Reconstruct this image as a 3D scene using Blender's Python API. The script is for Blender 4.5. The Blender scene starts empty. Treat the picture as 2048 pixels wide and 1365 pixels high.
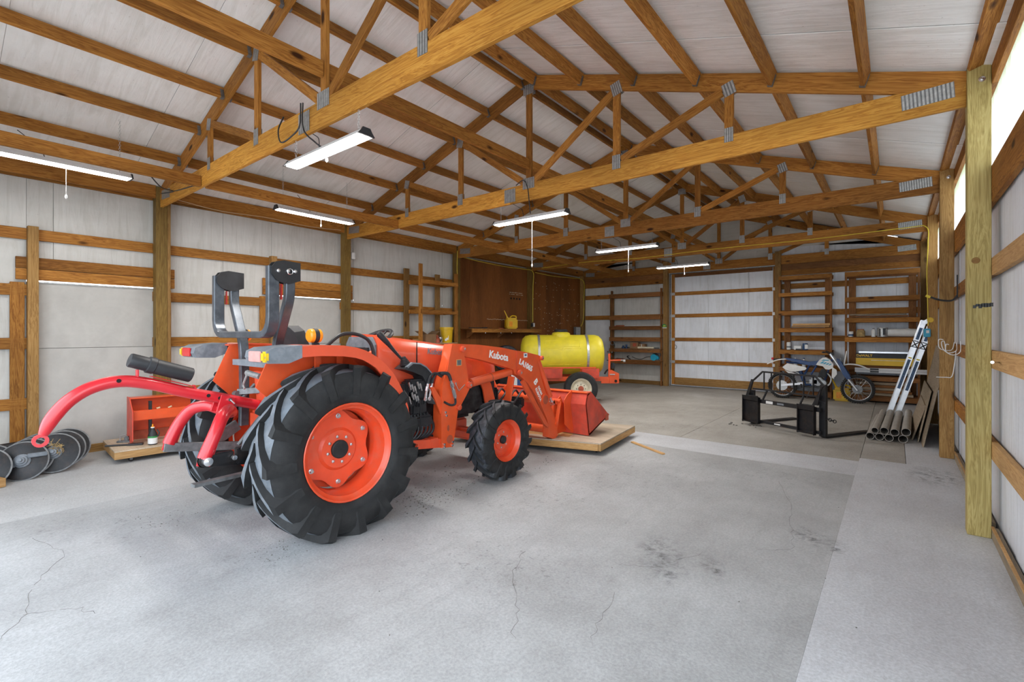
import bpy, bmesh, math, random
from mathutils import Vector, Matrix, Quaternion, geometry
R = random.Random(7)
PI = math.pi
C = bpy.context.scene.collection
S = bpy.context.scene

# ---------------------------------------------------------------- camera, sky, sun, exposure
cam_data = bpy.data.cameras.new('camera')
cam = bpy.data.objects.new('camera', cam_data); C.objects.link(cam)
cam.location = (0, 0, 1.61); cam.rotation_euler = (PI/2, 0, 0.672686)
cam_data.sensor_width = 36; cam_data.lens = 962.48/2048*36
cam_data.shift_y = -15.17/2048; cam_data.clip_start = .05; cam_data.clip_end = 500
S.camera = cam
S.view_settings.view_transform = 'Standard'; S.view_settings.look = 'None'
S.view_settings.exposure = 0.02; S.view_settings.gamma = 1; S.view_settings.use_curve_mapping = False
SKY = 5.0; SUN = 8.0; LAMP = 50.0; FIX = 14.0
wd = bpy.data.worlds.new('sky'); S.world = wd; wd.use_nodes = True
bg = wd.node_tree.nodes['Background']; bg.inputs[0].default_value = (.80, .90, 1, 1); bg.inputs[1].default_value = SKY
sl = bpy.data.lights.new('sun', 'SUN'); sl.energy = SUN; sl.angle = math.radians(6); sl.color = (1, .96, .9)
so = bpy.data.objects.new('sun', sl); C.objects.link(so)
so.rotation_euler = Vector((.42, -.20, -.88)).to_track_quat('-Z', 'Y').to_euler()
pl = bpy.data.lights.new('door_portal', 'AREA'); pl.shape = 'RECTANGLE'; pl.size = 6.8; pl.size_y = 3.4
pl.cycles.is_portal = True
po = bpy.data.objects.new('door_portal', pl); C.objects.link(po); po.location = (-3.05, -.86, 1.7); po.rotation_euler = (PI/2, 0, 0)
p2 = bpy.data.lights.new('side_portal', 'AREA'); p2.shape = 'RECTANGLE'; p2.size = 2.5; p2.size_y = 2.75; p2.cycles.is_portal = True
p2o = bpy.data.objects.new('side_portal', p2); C.objects.link(p2o); p2o.location = (.74, .50, 1.37); p2o.rotation_euler = (PI/2, 0, PI/2)

# ---------------------------------------------------------------- materials
def srgb(r, g, b):
    f = lambda c: (c/12.92 if c <= .04045 else ((c+.055)/1.055)**2.4)
    return (f(r/255), f(g/255), f(b/255), 1)
MATS = {}
def newmat(name):
    m = bpy.data.materials.new(name); m.use_nodes = True
    nt = m.node_tree; b = nt.nodes['Principled BSDF']
    return m, nt, b
def N(nt, t, **kw):
    n = nt.nodes.new(t)
    for k, v in kw.items(): setattr(n, k, v)
    return n
def ramp(nt, src, stops):
    r = N(nt, 'ShaderNodeValToRGB'); e = r.color_ramp.elements
    while len(e) < len(stops): e.new(.5)
    for el, (p, c) in zip(e, stops): el.position = p; el.color = c if len(c) == 4 else (*c, 1)
    nt.links.new(src, r.inputs[0]); return r.outputs[0]
def mapping(nt, scale, coord='Object', loc=(0, 0, 0)):
    tc = N(nt, 'ShaderNodeTexCoord'); mp = N(nt, 'ShaderNodeMapping')
    mp.inputs['Scale'].default_value = scale; mp.inputs['Location'].default_value = loc
    nt.links.new(tc.outputs[coord], mp.inputs[0]); return mp.outputs[0]
def noise(nt, vec, scale, detail=3, rough=.55, dist=0):
    n = N(nt, 'ShaderNodeTexNoise'); n.inputs['Scale'].default_value = scale; n.inputs['Detail'].default_value = detail
    n.inputs['Roughness'].default_value = rough; n.inputs['Distortion'].default_value = dist
    nt.links.new(vec, n.inputs['Vector']); return n.outputs[0]
def mix(nt, a, b, fac, mode='MIX'):
    x = N(nt, 'ShaderNodeMix', data_type='RGBA', blend_type=mode)
    for s, v in ((6, a), (7, b), (0, fac)):
        if hasattr(v, 'node'): nt.links.new(v, x.inputs[s])
        else: x.inputs[s].default_value = v
    return x.outputs[2]
def math_(nt, op, a, b=0.0):
    x = N(nt, 'ShaderNodeMath', operation=op)
    for s, v in ((0, a), (1, b)):
        if hasattr(v, 'node'): nt.links.new(v, x.inputs[s])
        else: x.inputs[s].default_value = v
    return x.outputs[0]
def bump(nt, b, h, strength=.3, dist=.01):
    x = N(nt, 'ShaderNodeBump'); x.inputs['Strength'].default_value = strength; x.inputs['Distance'].default_value = dist
    nt.links.new(h, x.inputs['Height']); nt.links.new(x.outputs[0], b.inputs['Normal'])

def wood(name, dark, mid, light, knots=.5, rough=.62, axis=0):
    m, nt, b = newmat(name)
    tc = N(nt, 'ShaderNodeTexCoord'); oi = N(nt, 'ShaderNodeObjectInfo')
    off = N(nt, 'ShaderNodeVectorMath', operation='SCALE'); off.inputs[0].default_value = (37, 13, 71)
    nt.links.new(oi.outputs['Random'], off.inputs['Scale'])
    add = N(nt, 'ShaderNodeVectorMath', operation='ADD')
    nt.links.new(tc.outputs['Object'], add.inputs[0]); nt.links.new(off.outputs[0], add.inputs[1])
    def mp(sc):
        x = N(nt, 'ShaderNodeMapping'); s = [sc[1]]*3; s[axis] = sc[0]
        x.inputs['Scale'].default_value = s; nt.links.new(add.outputs[0], x.inputs[0]); return x.outputs[0]
    g1 = noise(nt, mp((.7, 9)), 1.6, 4, .6, 1.4)
    wv = math_(nt, 'FRACT', math_(nt, 'MULTIPLY', g1, 7))
    wv = math_(nt, 'ABSOLUTE', math_(nt, 'SUBTRACT', wv, .5))
    g2 = noise(nt, mp((2.5, 120)), 1, 2, .5)
    g3 = noise(nt, mp((.5, 2)), 1, 2, .5)
    f = math_(nt, 'ADD', math_(nt, 'MULTIPLY', wv, .75), math_(nt, 'MULTIPLY', g2, .5))
    col = ramp(nt, f, [(.12, dark), (.42, mid), (.75, light)])
    col = mix(nt, col, ramp(nt, g3, [(.3, (.62, .6, .56)), (.65, (1.08, 1.04, 1))]), 1, 'MULTIPLY')
    rv = ramp(nt, oi.outputs['Random'], [(0, (.8, .76, .72)), (.5, (1, 1, 1)), (1, (1.14, 1.12, 1.06))])
    col = mix(nt, col, rv, 1, 'MULTIPLY')
    vo = N(nt, 'ShaderNodeTexVoronoi'); vo.inputs['Scale'].default_value = 1
    nt.links.new(mp((2.2, 5.5)), vo.inputs['Vector'])
    kn = ramp(nt, vo.outputs['Distance'], [(.09, (1, 1, 1)), (.19, (0, 0, 0))])
    sep = N(nt, 'ShaderNodeSeparateColor'); nt.links.new(vo.outputs['Color'], sep.inputs[0])
    gate = math_(nt, 'LESS_THAN', sep.outputs[0], knots*.5)
    col = mix(nt, col, (dark[0]*.22, dark[1]*.18, dark[2]*.16, 1), math_(nt, 'MULTIPLY', kn, gate))
    nt.links.new(col, b.inputs['Base Color']); b.inputs['Roughness'].default_value = rough; b.inputs['Specular IOR Level'].default_value = .2
    bump(nt, b, f, .12, .004)
    MATS[name] = m; return m
def plain(name, col, rough=.5, metal=0, var=.06, nscale=6, bmp=0, spec=None, coat=0, axis_scale=(1, 1, 1), dirt=None, dirt_amt=.5):
    m, nt, b = newmat(name)
    v = mapping(nt, axis_scale); n = noise(nt, v, nscale, 4, .6)
    lo = tuple(c*(1-var*2) for c in col[:3]); hi = tuple(min(1, c*(1+var*2)) for c in col[:3])
    c = ramp(nt, n, [(.3, lo), (.7, hi)])
    if dirt:
        n2 = noise(nt, v, nscale*1.7, 6, .7)
        c = mix(nt, c, dirt, math_(nt, 'MULTIPLY', ramp(nt, n2, [(.48, (0, 0, 0)), (.72, (1, 1, 1))]), dirt_amt))
    nt.links.new(c, b.inputs['Base Color'])
    b.inputs['Roughness'].default_value = rough; b.inputs['Metallic'].default_value = metal
    if coat: b.inputs['Coat Weight'].default_value = coat; b.inputs['Coat Roughness'].default_value = .15
    if bmp: bump(nt, b, noise(nt, v, nscale*8, 3), bmp, .004)
    MATS[name] = m; return m
def emis(name, col, strength):
    m, nt, b = newmat(name); b.inputs['Base Color'].default_value = col
    b.inputs['Emission Color'].default_value = col; b.inputs['Emission Strength'].default_value = strength
    MATS[name] = m; return m

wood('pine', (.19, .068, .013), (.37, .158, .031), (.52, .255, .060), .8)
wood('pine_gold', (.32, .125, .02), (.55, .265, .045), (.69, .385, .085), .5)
wood('pine_pale', (.40, .22, .085), (.55, .33, .14), (.66, .43, .21), .5)
wood('treated', (.22, .17, .06), (.36, .29, .11), (.47, .40, .18), .6)
wood('treated_dark', (.13, .075, .02), (.215, .135, .038), (.29, .195, .06), .7)
wood('treated_brown', (.20, .105, .035), (.33, .19, .065), (.43, .27, .105), .7)
wood('shelf_wood', (.13, .05, .016), (.25, .108, .036), (.34, .16, .058), .5)
wood('plank_grey', (.22, .17, .12), (.33, .27, .2), (.42, .36, .28), .3)
wood('ply', (.42, .34, .26), (.52, .44, .35), (.60, .52, .42), .15)
wood('pegboard_wood', (.16, .058, .016), (.20, .074, .02), (.25, .098, .028), 0)
def film(name, base, stain):
    m, nt, b = newmat(name)
    v = mapping(nt, (1, 1, .35)); n1 = noise(nt, v, 1.3, 5, .65); n2 = noise(nt, mapping(nt, (.9, 8, 8)), 1.5, 4, .55, .8)
    sp = noise(nt, mapping(nt, (1, 1, 1)), 46, 2, .5)
    c0 = ramp(nt, n2, [(.36, (.91, .905, .89)), (.52, (1, 1, 1))])
    c = mix(nt, ramp(nt, n1, [(.3, stain), (.62, base)]), c0, 1, 'MULTIPLY')
    c = mix(nt, c, (.25, .23, .2, 1), math_(nt, 'MULTIPLY', ramp(nt, sp, [(.70, (0, 0, 0)), (.76, (1, 1, 1))]), .35))
    nt.links.new(c, b.inputs['Base Color']); b.inputs['Roughness'].default_value = .42
    h = math_(nt, 'ADD', math_(nt, 'MULTIPLY', n2, .8), n1); bump(nt, b, h, .35, .03)
    MATS[name] = m; return m
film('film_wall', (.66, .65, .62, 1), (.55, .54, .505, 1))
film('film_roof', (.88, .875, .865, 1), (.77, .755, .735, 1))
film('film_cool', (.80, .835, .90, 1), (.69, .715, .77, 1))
plain('white_board', (.50, .485, .455), .55, 0, .05, 3, .15, dirt=(.2, .18, .15, 1), dirt_amt=.12)
def concrete(name, base, dark, light, streak):
    m, nt, b = newmat(name)
    v = mapping(nt, (1, 1, 1), 'Object'); n1 = noise(nt, v, .9, 6, .65); n2 = noise(nt, v, 60, 4, .7)
    n3 = noise(nt, mapping(nt, (1.1, 7, 1), 'Object', (3, 1, 0)), 1.5, 5, .65, .4)
    c = ramp(nt, n1, [(.30, dark), (.55, base), (.75, light)])
    c = mix(nt, c, streak, math_(nt, 'MULTIPLY', ramp(nt, n3, [(.52, (0, 0, 0)), (.75, (1, 1, 1))]), .42))
    n4 = noise(nt, v, 5, 6, .75)
    c = mix(nt, c, tuple(x*.55 for x in dark[:3])+(1,), math_(nt, 'MULTIPLY', ramp(nt, n4, [(.66, (0, 0, 0)), (.76, (1, 1, 1))]), .32))
    c = mix(nt, c, ramp(nt, n2, [(.34, (.90, .90, .90)), (.66, (1.2, 1.2, 1.2))]), 1, 'MULTIPLY')
    nt.links.new(c, b.inputs['Base Color']); b.inputs['Roughness'].default_value = .62
    h = math_(nt, 'ADD', n2, math_(nt, 'MULTIPLY', n1, .6)); bump(nt, b, h, .5, .005)
    MATS[name] = m; return m
concrete('concrete', (.365, .37, .375, 1), (.27, .27, .27, 1), (.43, .435, .445, 1), (.25, .25, .25, 1))
concrete('concrete_pale', (.43, .435, .44, 1), (.36, .36, .365, 1), (.48, .485, .495, 1), (.36, .36, .36, 1))
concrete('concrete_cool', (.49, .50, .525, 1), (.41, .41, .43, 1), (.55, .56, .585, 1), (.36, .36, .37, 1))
concrete('concrete_tan', (.345, .325, .295, 1), (.255, .235, .205, 1), (.42, .405, .385, 1), (.235, .215, .185, 1))
plain('gravel', (.42, .41, .39), .9, 0, .1, 20, .3)
plain('galv', (.50, .51, .51), .42, .75, .12, 30)
plain('galv_dark', (.20, .205, .21), .5, .6, .15, 20)
plain('zinc', (.70, .71, .73), .25, .95, .05, 20)
plain('alu', (.80, .82, .86), .3, .6, .04, 10)
plain('orange', (.78, .095, .02), .42, 0, .05, 5, 0, coat=.35, dirt=(.45, .20, .12, 1), dirt_amt=.12)
plain('orange_hood', (.72, .09, .035), .30, 0, .04, 4, 0, coat=.5)
plain('orange_worn', (.64, .075, .042), .5, 0, .12, 4, .05, dirt=(.17, .10, .08, 1), dirt_amt=.35)
plain('orange_rim', (.76, .075, .022), .38, 0, .05, 6, 0, coat=.3, dirt=(.42, .2, .14, 1), dirt_amt=.25)
plain('boom_red', (.60, .018, .028), .3, 0, .05, 5, 0, coat=.4)
plain('rust_red', (.42, .085, .04), .55, 0, .12, 8, .08)
plain('black_paint', (.016, .016, .018), .42, 0, .2, 10, .05)
plain('black_worn', (.010, .010, .012), .42, .2, .3, 8, .05, dirt=(.13, .07, .045, 1), dirt_amt=.22)
plain('black_plastic', (.020, .021, .024), .5, 0, .15, 10)
plain('grey_plastic', (.17, .19, .215), .55, 0, .1, 10, dirt=(.4, .4, .42, 1), dirt_amt=.3)
plain('rops_grey', (.075, .085, .10), .30, .35, .2, 5, 0, dirt=(.25, .27, .3, 1), dirt_amt=.35)
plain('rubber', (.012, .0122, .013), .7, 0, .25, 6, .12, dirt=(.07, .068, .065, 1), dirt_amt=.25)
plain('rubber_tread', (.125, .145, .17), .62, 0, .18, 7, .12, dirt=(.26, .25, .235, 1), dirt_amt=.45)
plain('rubber_dark', (.022, .026, .034), .55, 0, .3, 9, .12, dirt=(.17, .18, .2, 1), dirt_amt=.5)
plain('yellow_tank', (.72, .60, .028), .48, 0, .05, 4, .04, dirt=(.45, .38, .1, 1), dirt_amt=.2)
plain('yellow_can', (.74, .46, .01), .45, 0, .04, 5)
plain('yellow_cord', (.75, .58, .05), .5)
plain('cream', (.72, .66, .50), .45, 0, .08, 9, dirt=(.25, .15, .1, 1), dirt_amt=.3)
plain('white_plastic', (.75, .75, .74), .45, 0, .04, 8)
plain('white_paint', (.70, .71, .73), .5, 0, .03, 4)
plain('white_ink', (.85, .84, .82), .5, 0, .01, 3)
plain('blue_plastic', (.012, .05, .17), .4, 0, .08, 8)
plain('teal', (.02, .34, .52), .4, 0, .03, 8)
plain('blue_label', (.03, .075, .17), .45, 0, .3, 30)
plain('red_lens', (.55, .02, .02), .2, 0, .05, 20)
plain('pink_lens', (.62, .33, .30), .25, 0, .06, 20)
plain('amber_lens', (.85, .32, .02), .2, 0, .06, 20)
plain('amber_dim', (.75, .50, .02), .25, 0, .06, 20)
plain('pvc_grey', (.36, .335, .30), .5, 0, .08, 5, .04)
plain('dark_hole', (.008, .008, .008), .9)
plain('straw', (.38, .26, .11), .9, 0, .2, 20)
plain('dirt', (.16, .15, .135), .95, 0, .3, 20, .3)
plain('cardboard', (.26, .15, .075), .8, 0, .08, 5)
plain('tan_skin', (.60, .45, .28), .55, 0, .06, 6)
plain('engine', (.035, .035, .037), .5, .5, .3, 12)
plain('engine_alu', (.32, .33, .34), .4, .7, .15, 12)
plain('green_label', (.03, .25, .06), .5)
plain('blackout', (.035, .035, .035), .6)
def stain(name, col, sc, lo, hi):
    m, nt, b = newmat(name)
    t = N(nt, 'ShaderNodeBsdfTransparent'); mx = N(nt, 'ShaderNodeMixShader')
    v = mapping(nt, (1, 1, 1), 'Object'); n = noise(nt, v, sc, 6, .75, .5); u = mapping(nt, (1, 1, 1), 'Generated', (-.5, -.5, 0))
    ln = N(nt, 'ShaderNodeVectorMath', operation='LENGTH'); nt.links.new(u, ln.inputs[0])
    fall = ramp(nt, ln.outputs['Value'], [(.15, (1, 1, 1)), (.5, (0, 0, 0))])
    f = math_(nt, 'MULTIPLY', ramp(nt, n, [(lo, (0, 0, 0)), (hi, (1, 1, 1))]), fall)
    b.inputs['Base Color'].default_value = col; b.inputs['Roughness'].default_value = .8
    nt.links.new(f, mx.inputs[0]); nt.links.new(t.outputs[0], mx.inputs[1]); nt.links.new(b.outputs[0], mx.inputs[2])
    nt.links.new(mx.outputs[0], nt.nodes['Material Output'].inputs[0]); MATS[name] = m
stain('oil_stain', (.17, .17, .17, 1), 11, .46, .80)
stain('scuff', (.22, .217, .213, 1), 16, .56, .92)
emis('lamp_glow', (1, .97, .92, 1), FIX)
def translucent():
    m, nt, b = newmat('translucent_panel')
    t = N(nt, 'ShaderNodeBsdfTranslucent'); mx = N(nt, 'ShaderNodeMixShader'); mx.inputs[0].default_value = .68
    v = mapping(nt, (1, 1, 1)); n = noise(nt, v, 2.2, 5, .65)
    sp = N(nt, 'ShaderNodeSeparateXYZ'); nt.links.new(v, sp.inputs[0])
    g = math_(nt, 'MULTIPLY_ADD', sp.outputs[2], 1.3); g.node.inputs[2].default_value = -4.55
    moss = ramp(nt, math_(nt, 'ADD', g, math_(nt, 'MULTIPLY', n, .7)), [(.25, (.92, .94, .93)), (.75, (.45, .52, .22))])
    nt.links.new(moss, t.inputs[0]); nt.links.new(moss, b.inputs[0])
    nt.links.new(b.outputs[0], mx.inputs[1]); nt.links.new(t.outputs[0], mx.inputs[2])
    nt.links.new(mx.outputs[0], nt.nodes['Material Output'].inputs[0]); MATS['translucent'] = m
translucent()
def M(n): return MATS[n]

# ---------------------------------------------------------------- mesh helpers
def link(name, me, parent=None, loc=(0, 0, 0)):
    o = bpy.data.objects.new(name, me); C.objects.link(o); o.location = loc
    if parent: o.parent = parent
    return o
def tag(o, label=None, cat=None, group=None, kind=None):
    for k, v in (('label', label), ('category', cat), ('group', group), ('kind', kind)):
        if v: o[k] = v
    return o
def thing(name, label, cat, loc=(0, 0, 0), rz=0, group=None):
    o = bpy.data.objects.new(name, None); C.objects.link(o); o.empty_display_size = .1
    o.location = loc; o.rotation_euler = (0, 0, rz)
    return tag(o, label, cat, group)
def copy_tree(o, parent=None):
    c = o.copy(); C.objects.link(c)
    if parent: c.parent = parent
    for ch in list(o.children): copy_tree(ch, c)
    return c
BOX = {}
def boxmesh(sx, sy, sz, ch):
    key = (round(sx, 3), round(sy, 3), round(sz, 3), ch)
    if key in BOX: return BOX[key]
    bm = bmesh.new(); bmesh.ops.create_cube(bm, size=1)
    for v in bm.verts: v.co = Vector((v.co.x*sx, v.co.y*sy, v.co.z*sz))
    if ch: bmesh.ops.bevel(bm, geom=bm.edges[:], offset=min(ch, min(sx, sy, sz)*.3), segments=1, affect='EDGES')
    me = bpy.data.meshes.new('board'); bm.to_mesh(me); bm.free(); BOX[key] = me; return me
def basis(x, up):
    x = Vector(x).normalized(); u = Vector(up); y = u.cross(x)
    if y.length < 1e-5: y = Vector((0, 1, 0)).cross(x)
    if y.length < 1e-5: y = Vector((1, 0, 0)).cross(x)
    y.normalize(); z = x.cross(y)
    return Matrix((x, y, z)).transposed()
def board(name, parent, p0, p1, w, h, mat, up=(0, 0, 1), ch=.003):
    p0, p1 = Vector(p0), Vector(p1); d = p1-p0
    me = boxmesh(d.length, w, h, ch)
    if not me.materials: me.materials.append(M(mat))
    elif me.materials[0] != M(mat):
        key = (round(d.length, 3), round(w, 3), round(h, 3), ch, mat)
        if key not in BOX:
            me = me.copy(); me.materials.clear(); me.materials.append(M(mat)); BOX[key] = me
        me = BOX[key]
    o = link(name, me, parent); o.matrix_basis = Matrix.Translation((p0+p1)/2) @ basis(d, up).to_4x4()
    return o
def block(name, parent, c, s, mat, rot=(0, 0, 0), ch=.003):
    """axis-aligned piece: centre c, size s; its longest side becomes the grain direction"""
    k = max(range(3), key=lambda i: s[i]); d = Vector((0, 0, 0)); d[k] = s[k]/2
    up = (0, 0, 1) if k != 2 else (0, 1, 0)
    w, h = {0: (s[1], s[2]), 1: (s[0], s[2]), 2: (s[0], s[1])}[k]
    o = board(name, parent, Vector(c)-d, Vector(c)+d, w, h, mat, up, ch)
    if any(rot):
        from mathutils import Euler
        o.matrix_basis = Matrix.Translation(c) @ Euler(rot).to_matrix().to_4x4() @ Matrix.Translation(-Vector(c)) @ o.matrix_basis
    return o
class MB:
    def __init__(s): s.v = []; s.f = []; s.T = None
    def add(s, vs, fs):
        n = len(s.v)
        s.v += [Vector(v) if s.T is None else s.T @ Vector(v) for v in vs]
        s.f += [tuple(i+n for i in f) for f in fs]; return s
    def box(s, c, d, rot=None, bev=0):
        bm = bmesh.new(); bmesh.ops.create_cube(bm, size=1)
        for v in bm.verts: v.co = Vector((v.co.x*d[0], v.co.y*d[1], v.co.z*d[2]))
        if bev: bmesh.ops.bevel(bm, geom=bm.edges[:], offset=min(bev, min(d)*.45), segments=2, affect='EDGES')
        m = Matrix.Translation(c) @ (rot.to_matrix().to_4x4() if rot else Matrix())
        bm.verts.index_update()
        s.add([m @ v.co for v in bm.verts], [[v.index for v in f.verts] for f in bm.faces]); bm.free(); return s
    def bar(s, p0, p1, w, h, up=(0, 0, 1), bev=.002):
        p0, p1 = Vector(p0), Vector(p1); d = p1-p0
        bm = bmesh.new(); bmesh.ops.create_cube(bm, size=1)
        for v in bm.verts: v.co = Vector((v.co.x*d.length, v.co.y*w, v.co.z*h))
        if bev: bmesh.ops.bevel(bm, geom=bm.edges[:], offset=min(bev, w*.4, h*.4), segments=1, affect='EDGES')
        m = Matrix.Translation((p0+p1)/2) @ basis(d, up).to_4x4(); bm.verts.index_update()
        s.add([m @ v.co for v in bm.verts], [[v.index for v in f.verts] for f in bm.faces]); bm.free(); return s
    def tube(s, pts, r, n=10, cap=True, closed=False, sq=None, up0=None):
        P = [Vector(p) for p in pts]; k = len(P); rs = r if isinstance(r, (list, tuple)) else [r]*k
        tans = []
        for i in range(k):
            a = P[i-1] if (i > 0 or closed) else P[i]; b = P[(i+1) % k] if (i < k-1 or closed) else P[i]
            tans.append((b-a).normalized())
        up = Vector(up0) if up0 else (Vector((0, 0, 1)) if abs(tans[0].z) < .9 else Vector((0, 1, 0)))
        u = (up-up.dot(tans[0])*tans[0]).normalized(); vs = []
        for i in range(k):
            if i: u = tans[i-1].rotation_difference(tans[i]) @ u
            w = tans[i].cross(u)
            if sq:
                hw, hh, b = sq; ring = [(-hw, -hh+b), (-hw+b, -hh), (hw-b, -hh), (hw, -hh+b), (hw, hh-b), (hw-b, hh), (-hw+b, hh), (-hw, hh-b)]
                vs += [P[i]+w*x+u*y for x, y in ring]
            else: vs += [P[i]+(u*math.cos(2*PI*j/n)+w*math.sin(2*PI*j/n))*rs[i] for j in range(n)]
        if sq: n = 8
        fs = [(i*n+j, i*n+(j+1) % n, (i+1)*n+(j+1) % n, (i+1)*n+j) for i in range(k-1) for j in range(n)]
        if closed: fs += [((k-1)*n+j, (k-1)*n+(j+1) % n, (j+1) % n, j) for j in range(n)]
        elif cap: fs += [tuple(range(n-1, -1, -1)), tuple((k-1)*n+j for j in range(n))]
        return s.add(vs, fs)
    def lathe(s, prof, o=(0, 0, 0), ax=(1, 0, 0), n=32, cap=True, loop=False):
        """prof: [(radius, distance along axis)]"""
        ax = Vector(ax).normalized(); u = ax.orthogonal().normalized(); w = ax.cross(u); o = Vector(o); vs = []
        for r, a in prof:
            for j in range(n):
                t = 2*PI*j/n; vs.append(o+ax*a+(u*math.cos(t)+w*math.sin(t))*r)
        k = len(prof)
        fs = [(i*n+j, i*n+(j+1) % n, (i+1)*n+(j+1) % n, (i+1)*n+j) for i in range(k-1) for j in range(n)]
        if loop: fs += [((k-1)*n+j, (k-1)*n+(j+1) % n, (j+1) % n, j) for j in range(n)]
        elif cap: fs += [tuple(range(n-1, -1, -1)), tuple((k-1)*n+j for j in range(n))]
        return s.add(vs, fs)
    def prism(s, loops, o, u, v, depth):
        """loops: outline and holes as [(a,b)] in the plane o+u*a+v*b; extruded by depth along u x v"""
        if not isinstance(loops[0][0], (tuple, list)): loops = [loops]
        o, u, v = Vector(o), Vector(u), Vector(v); w = u.cross(v).normalized()*depth
        flat = [p for l in loops for p in l]; n = len(flat)
        tri = geometry.tessellate_polygon([[Vector((a, b, 0)) for a, b in l] for l in loops])
        vs = [o+u*a+v*b for a, b in flat]; vs += [x+w for x in vs]
        fs = [tuple(reversed(t)) for t in tri]+[tuple(i+n for i in t) for t in tri]
        st = 0
        for l in loops:
            m = len(l)
            for i in range(m):
                a, b = st+i, st+(i+1) % m; fs.append((a, b, b+n, a+n))
            st += m
        return s.add(vs, fs)
    def ball(s, c, r, sc=(1, 1, 1), n=12, k=7):
        vs = [Vector((0, 0, r))]; c = Vector(c)
        for i in range(1, k):
            t = PI*i/k
            for j in range(n): vs.append(Vector((math.sin(t)*math.cos(2*PI*j/n), math.sin(t)*math.sin(2*PI*j/n), math.cos(t)))*r)
        vs.append(Vector((0, 0, -r)))
        fs = [(0, 1+j, 1+(j+1) % n) for j in range(n)]
        fs += [(1+i*n+j, 1+(i+1)*n+j, 1+(i+1)*n+(j+1) % n, 1+i*n+(j+1) % n) for i in range(k-2) for j in range(n)]
        e = len(vs)-1; fs += [(e, 1+(k-2)*n+(j+1) % n, 1+(k-2)*n+j) for j in range(n)]
        return s.add([c+Vector((v.x*sc[0], v.y*sc[1], v.z*sc[2])) for v in vs], fs)
    def build(s, name, mat, parent=None, loc=(0, 0, 0), ang=32, fix=True):
        me = bpy.data.meshes.new(name); me.from_pydata([tuple(v) for v in s.v], [], s.f)
        if fix:
            bm = bmesh.new(); bm.from_mesh(me); bmesh.ops.recalc_face_normals(bm, faces=bm.faces[:]); bm.to_mesh(me); bm.free()
        me.materials.append(M(mat)); me.shade_smooth(); me.set_sharp_from_angle(angle=math.radians(ang))
        return link(name, me, parent, loc)
def circ(cx, cy, r, n=20, a0=0, a1=2*PI, end=False):
    m = n if not end else n-1
    return [(cx+r*math.cos(a0+(a1-a0)*i/m), cy+r*math.sin(a0+(a1-a0)*i/m)) for i in range(n)]
def arc3(c, u, v, r, a0, a1, n=8):
    c, u, v = Vector(c), Vector(u), Vector(v)
    return [c+(u*math.cos(a0+(a1-a0)*i/n)+v*math.sin(a0+(a1-a0)*i/n))*r for i in range(n+1)]
def smooth(pts, n=6):
    P = [Vector(p) for p in pts]; out = []
    for i in range(len(P)-1):
        a, b, c, d = P[max(i-1, 0)], P[i], P[i+1], P[min(i+2, len(P)-1)]
        for j in range(n):
            t = j/n; out.append(.5*((2*b)+(c-a)*t+(2*a-5*b+4*c-d)*t*t+(3*b-a-3*c+d)*t**3))
    return out+[P[-1]]
def text(name, body, size, mat, parent, origin, xdir, ydir, ext=.001, off=0, sx=1, shear=0):
    cu = bpy.data.curves.new('txt', 'FONT'); cu.body = body; cu.size = size; cu.extrude = ext; cu.offset = off; cu.shear = shear; cu.resolution_u = 3
    to = bpy.data.objects.new('txt', cu); C.objects.link(to)
    dg = bpy.context.evaluated_depsgraph_get(); me = bpy.data.meshes.new_from_object(to.evaluated_get(dg))
    C.objects.unlink(to); bpy.data.objects.remove(to)
    x = Vector(xdir).normalized(); y = Vector(ydir); y = (y-y.dot(x)*x).normalized(); z = x.cross(y)
    m = Matrix.Translation(origin) @ Matrix((x, y, z)).transposed().to_4x4() @ Matrix.Diagonal((sx, 1, 1, 1))
    me.transform(m); me.materials.clear(); me.materials.append(M(mat))
    return link(name, me, parent)
# ---------------------------------------------------------------- setting
XL, XR, XC = -8.37, .45, -3.96
TY = [-.81+3.048*k for k in range(6)]          # post lines, front to back
SL = .3274; SA = math.atan(SL)
def ztop(x): return 3.736+SL*(4.41-abs(x-XC))
def st(name, o): o['kind'] = 'structure'; return o

# ground outside, floor slabs
st('', MB().box((-4, 0, -.25), (90, 90, .2)).build('ground', 'gravel')).location.z = 0
fl = st('', MB().box((-4, 6.8, -.09), (9.9, 15.8, .1)).build('floor', 'concrete'))
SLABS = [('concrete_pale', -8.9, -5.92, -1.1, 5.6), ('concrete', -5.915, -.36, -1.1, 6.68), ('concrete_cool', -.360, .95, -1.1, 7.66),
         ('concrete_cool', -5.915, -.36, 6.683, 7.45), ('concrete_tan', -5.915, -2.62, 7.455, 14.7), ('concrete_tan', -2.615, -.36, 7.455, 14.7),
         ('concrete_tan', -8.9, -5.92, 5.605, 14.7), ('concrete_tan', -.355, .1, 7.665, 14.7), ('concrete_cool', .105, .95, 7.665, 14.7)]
for m_, x0, x1, y0, y1 in SLABS:
    block('slab', fl, ((x0+x1)/2, (y0+y1)/2, -.02), (x1-x0, y1-y0, .04), m_, ch=.0015).rotation_euler
def crack(pts, w=.0022):
    mb = MB(); P = []
    for i in range(len(pts)-1):
        a, b = Vector(pts[i]), Vector(pts[i+1])
        for j in range(7):
            t = j/7; q = a.lerp(b, t); P.append((q.x+R.uniform(-.016, .016), q.y+R.uniform(-.016, .016)))
    for i in range(len(P)-1):
        a = Vector((*P[i], .0006)); b = Vector((*P[i+1], .0006))
        if R.random() < .85: mb.bar(a, b, w*R.uniform(.3, 1), .001, bev=0)
    return mb.build('crack', 'dirt', fl)
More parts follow.
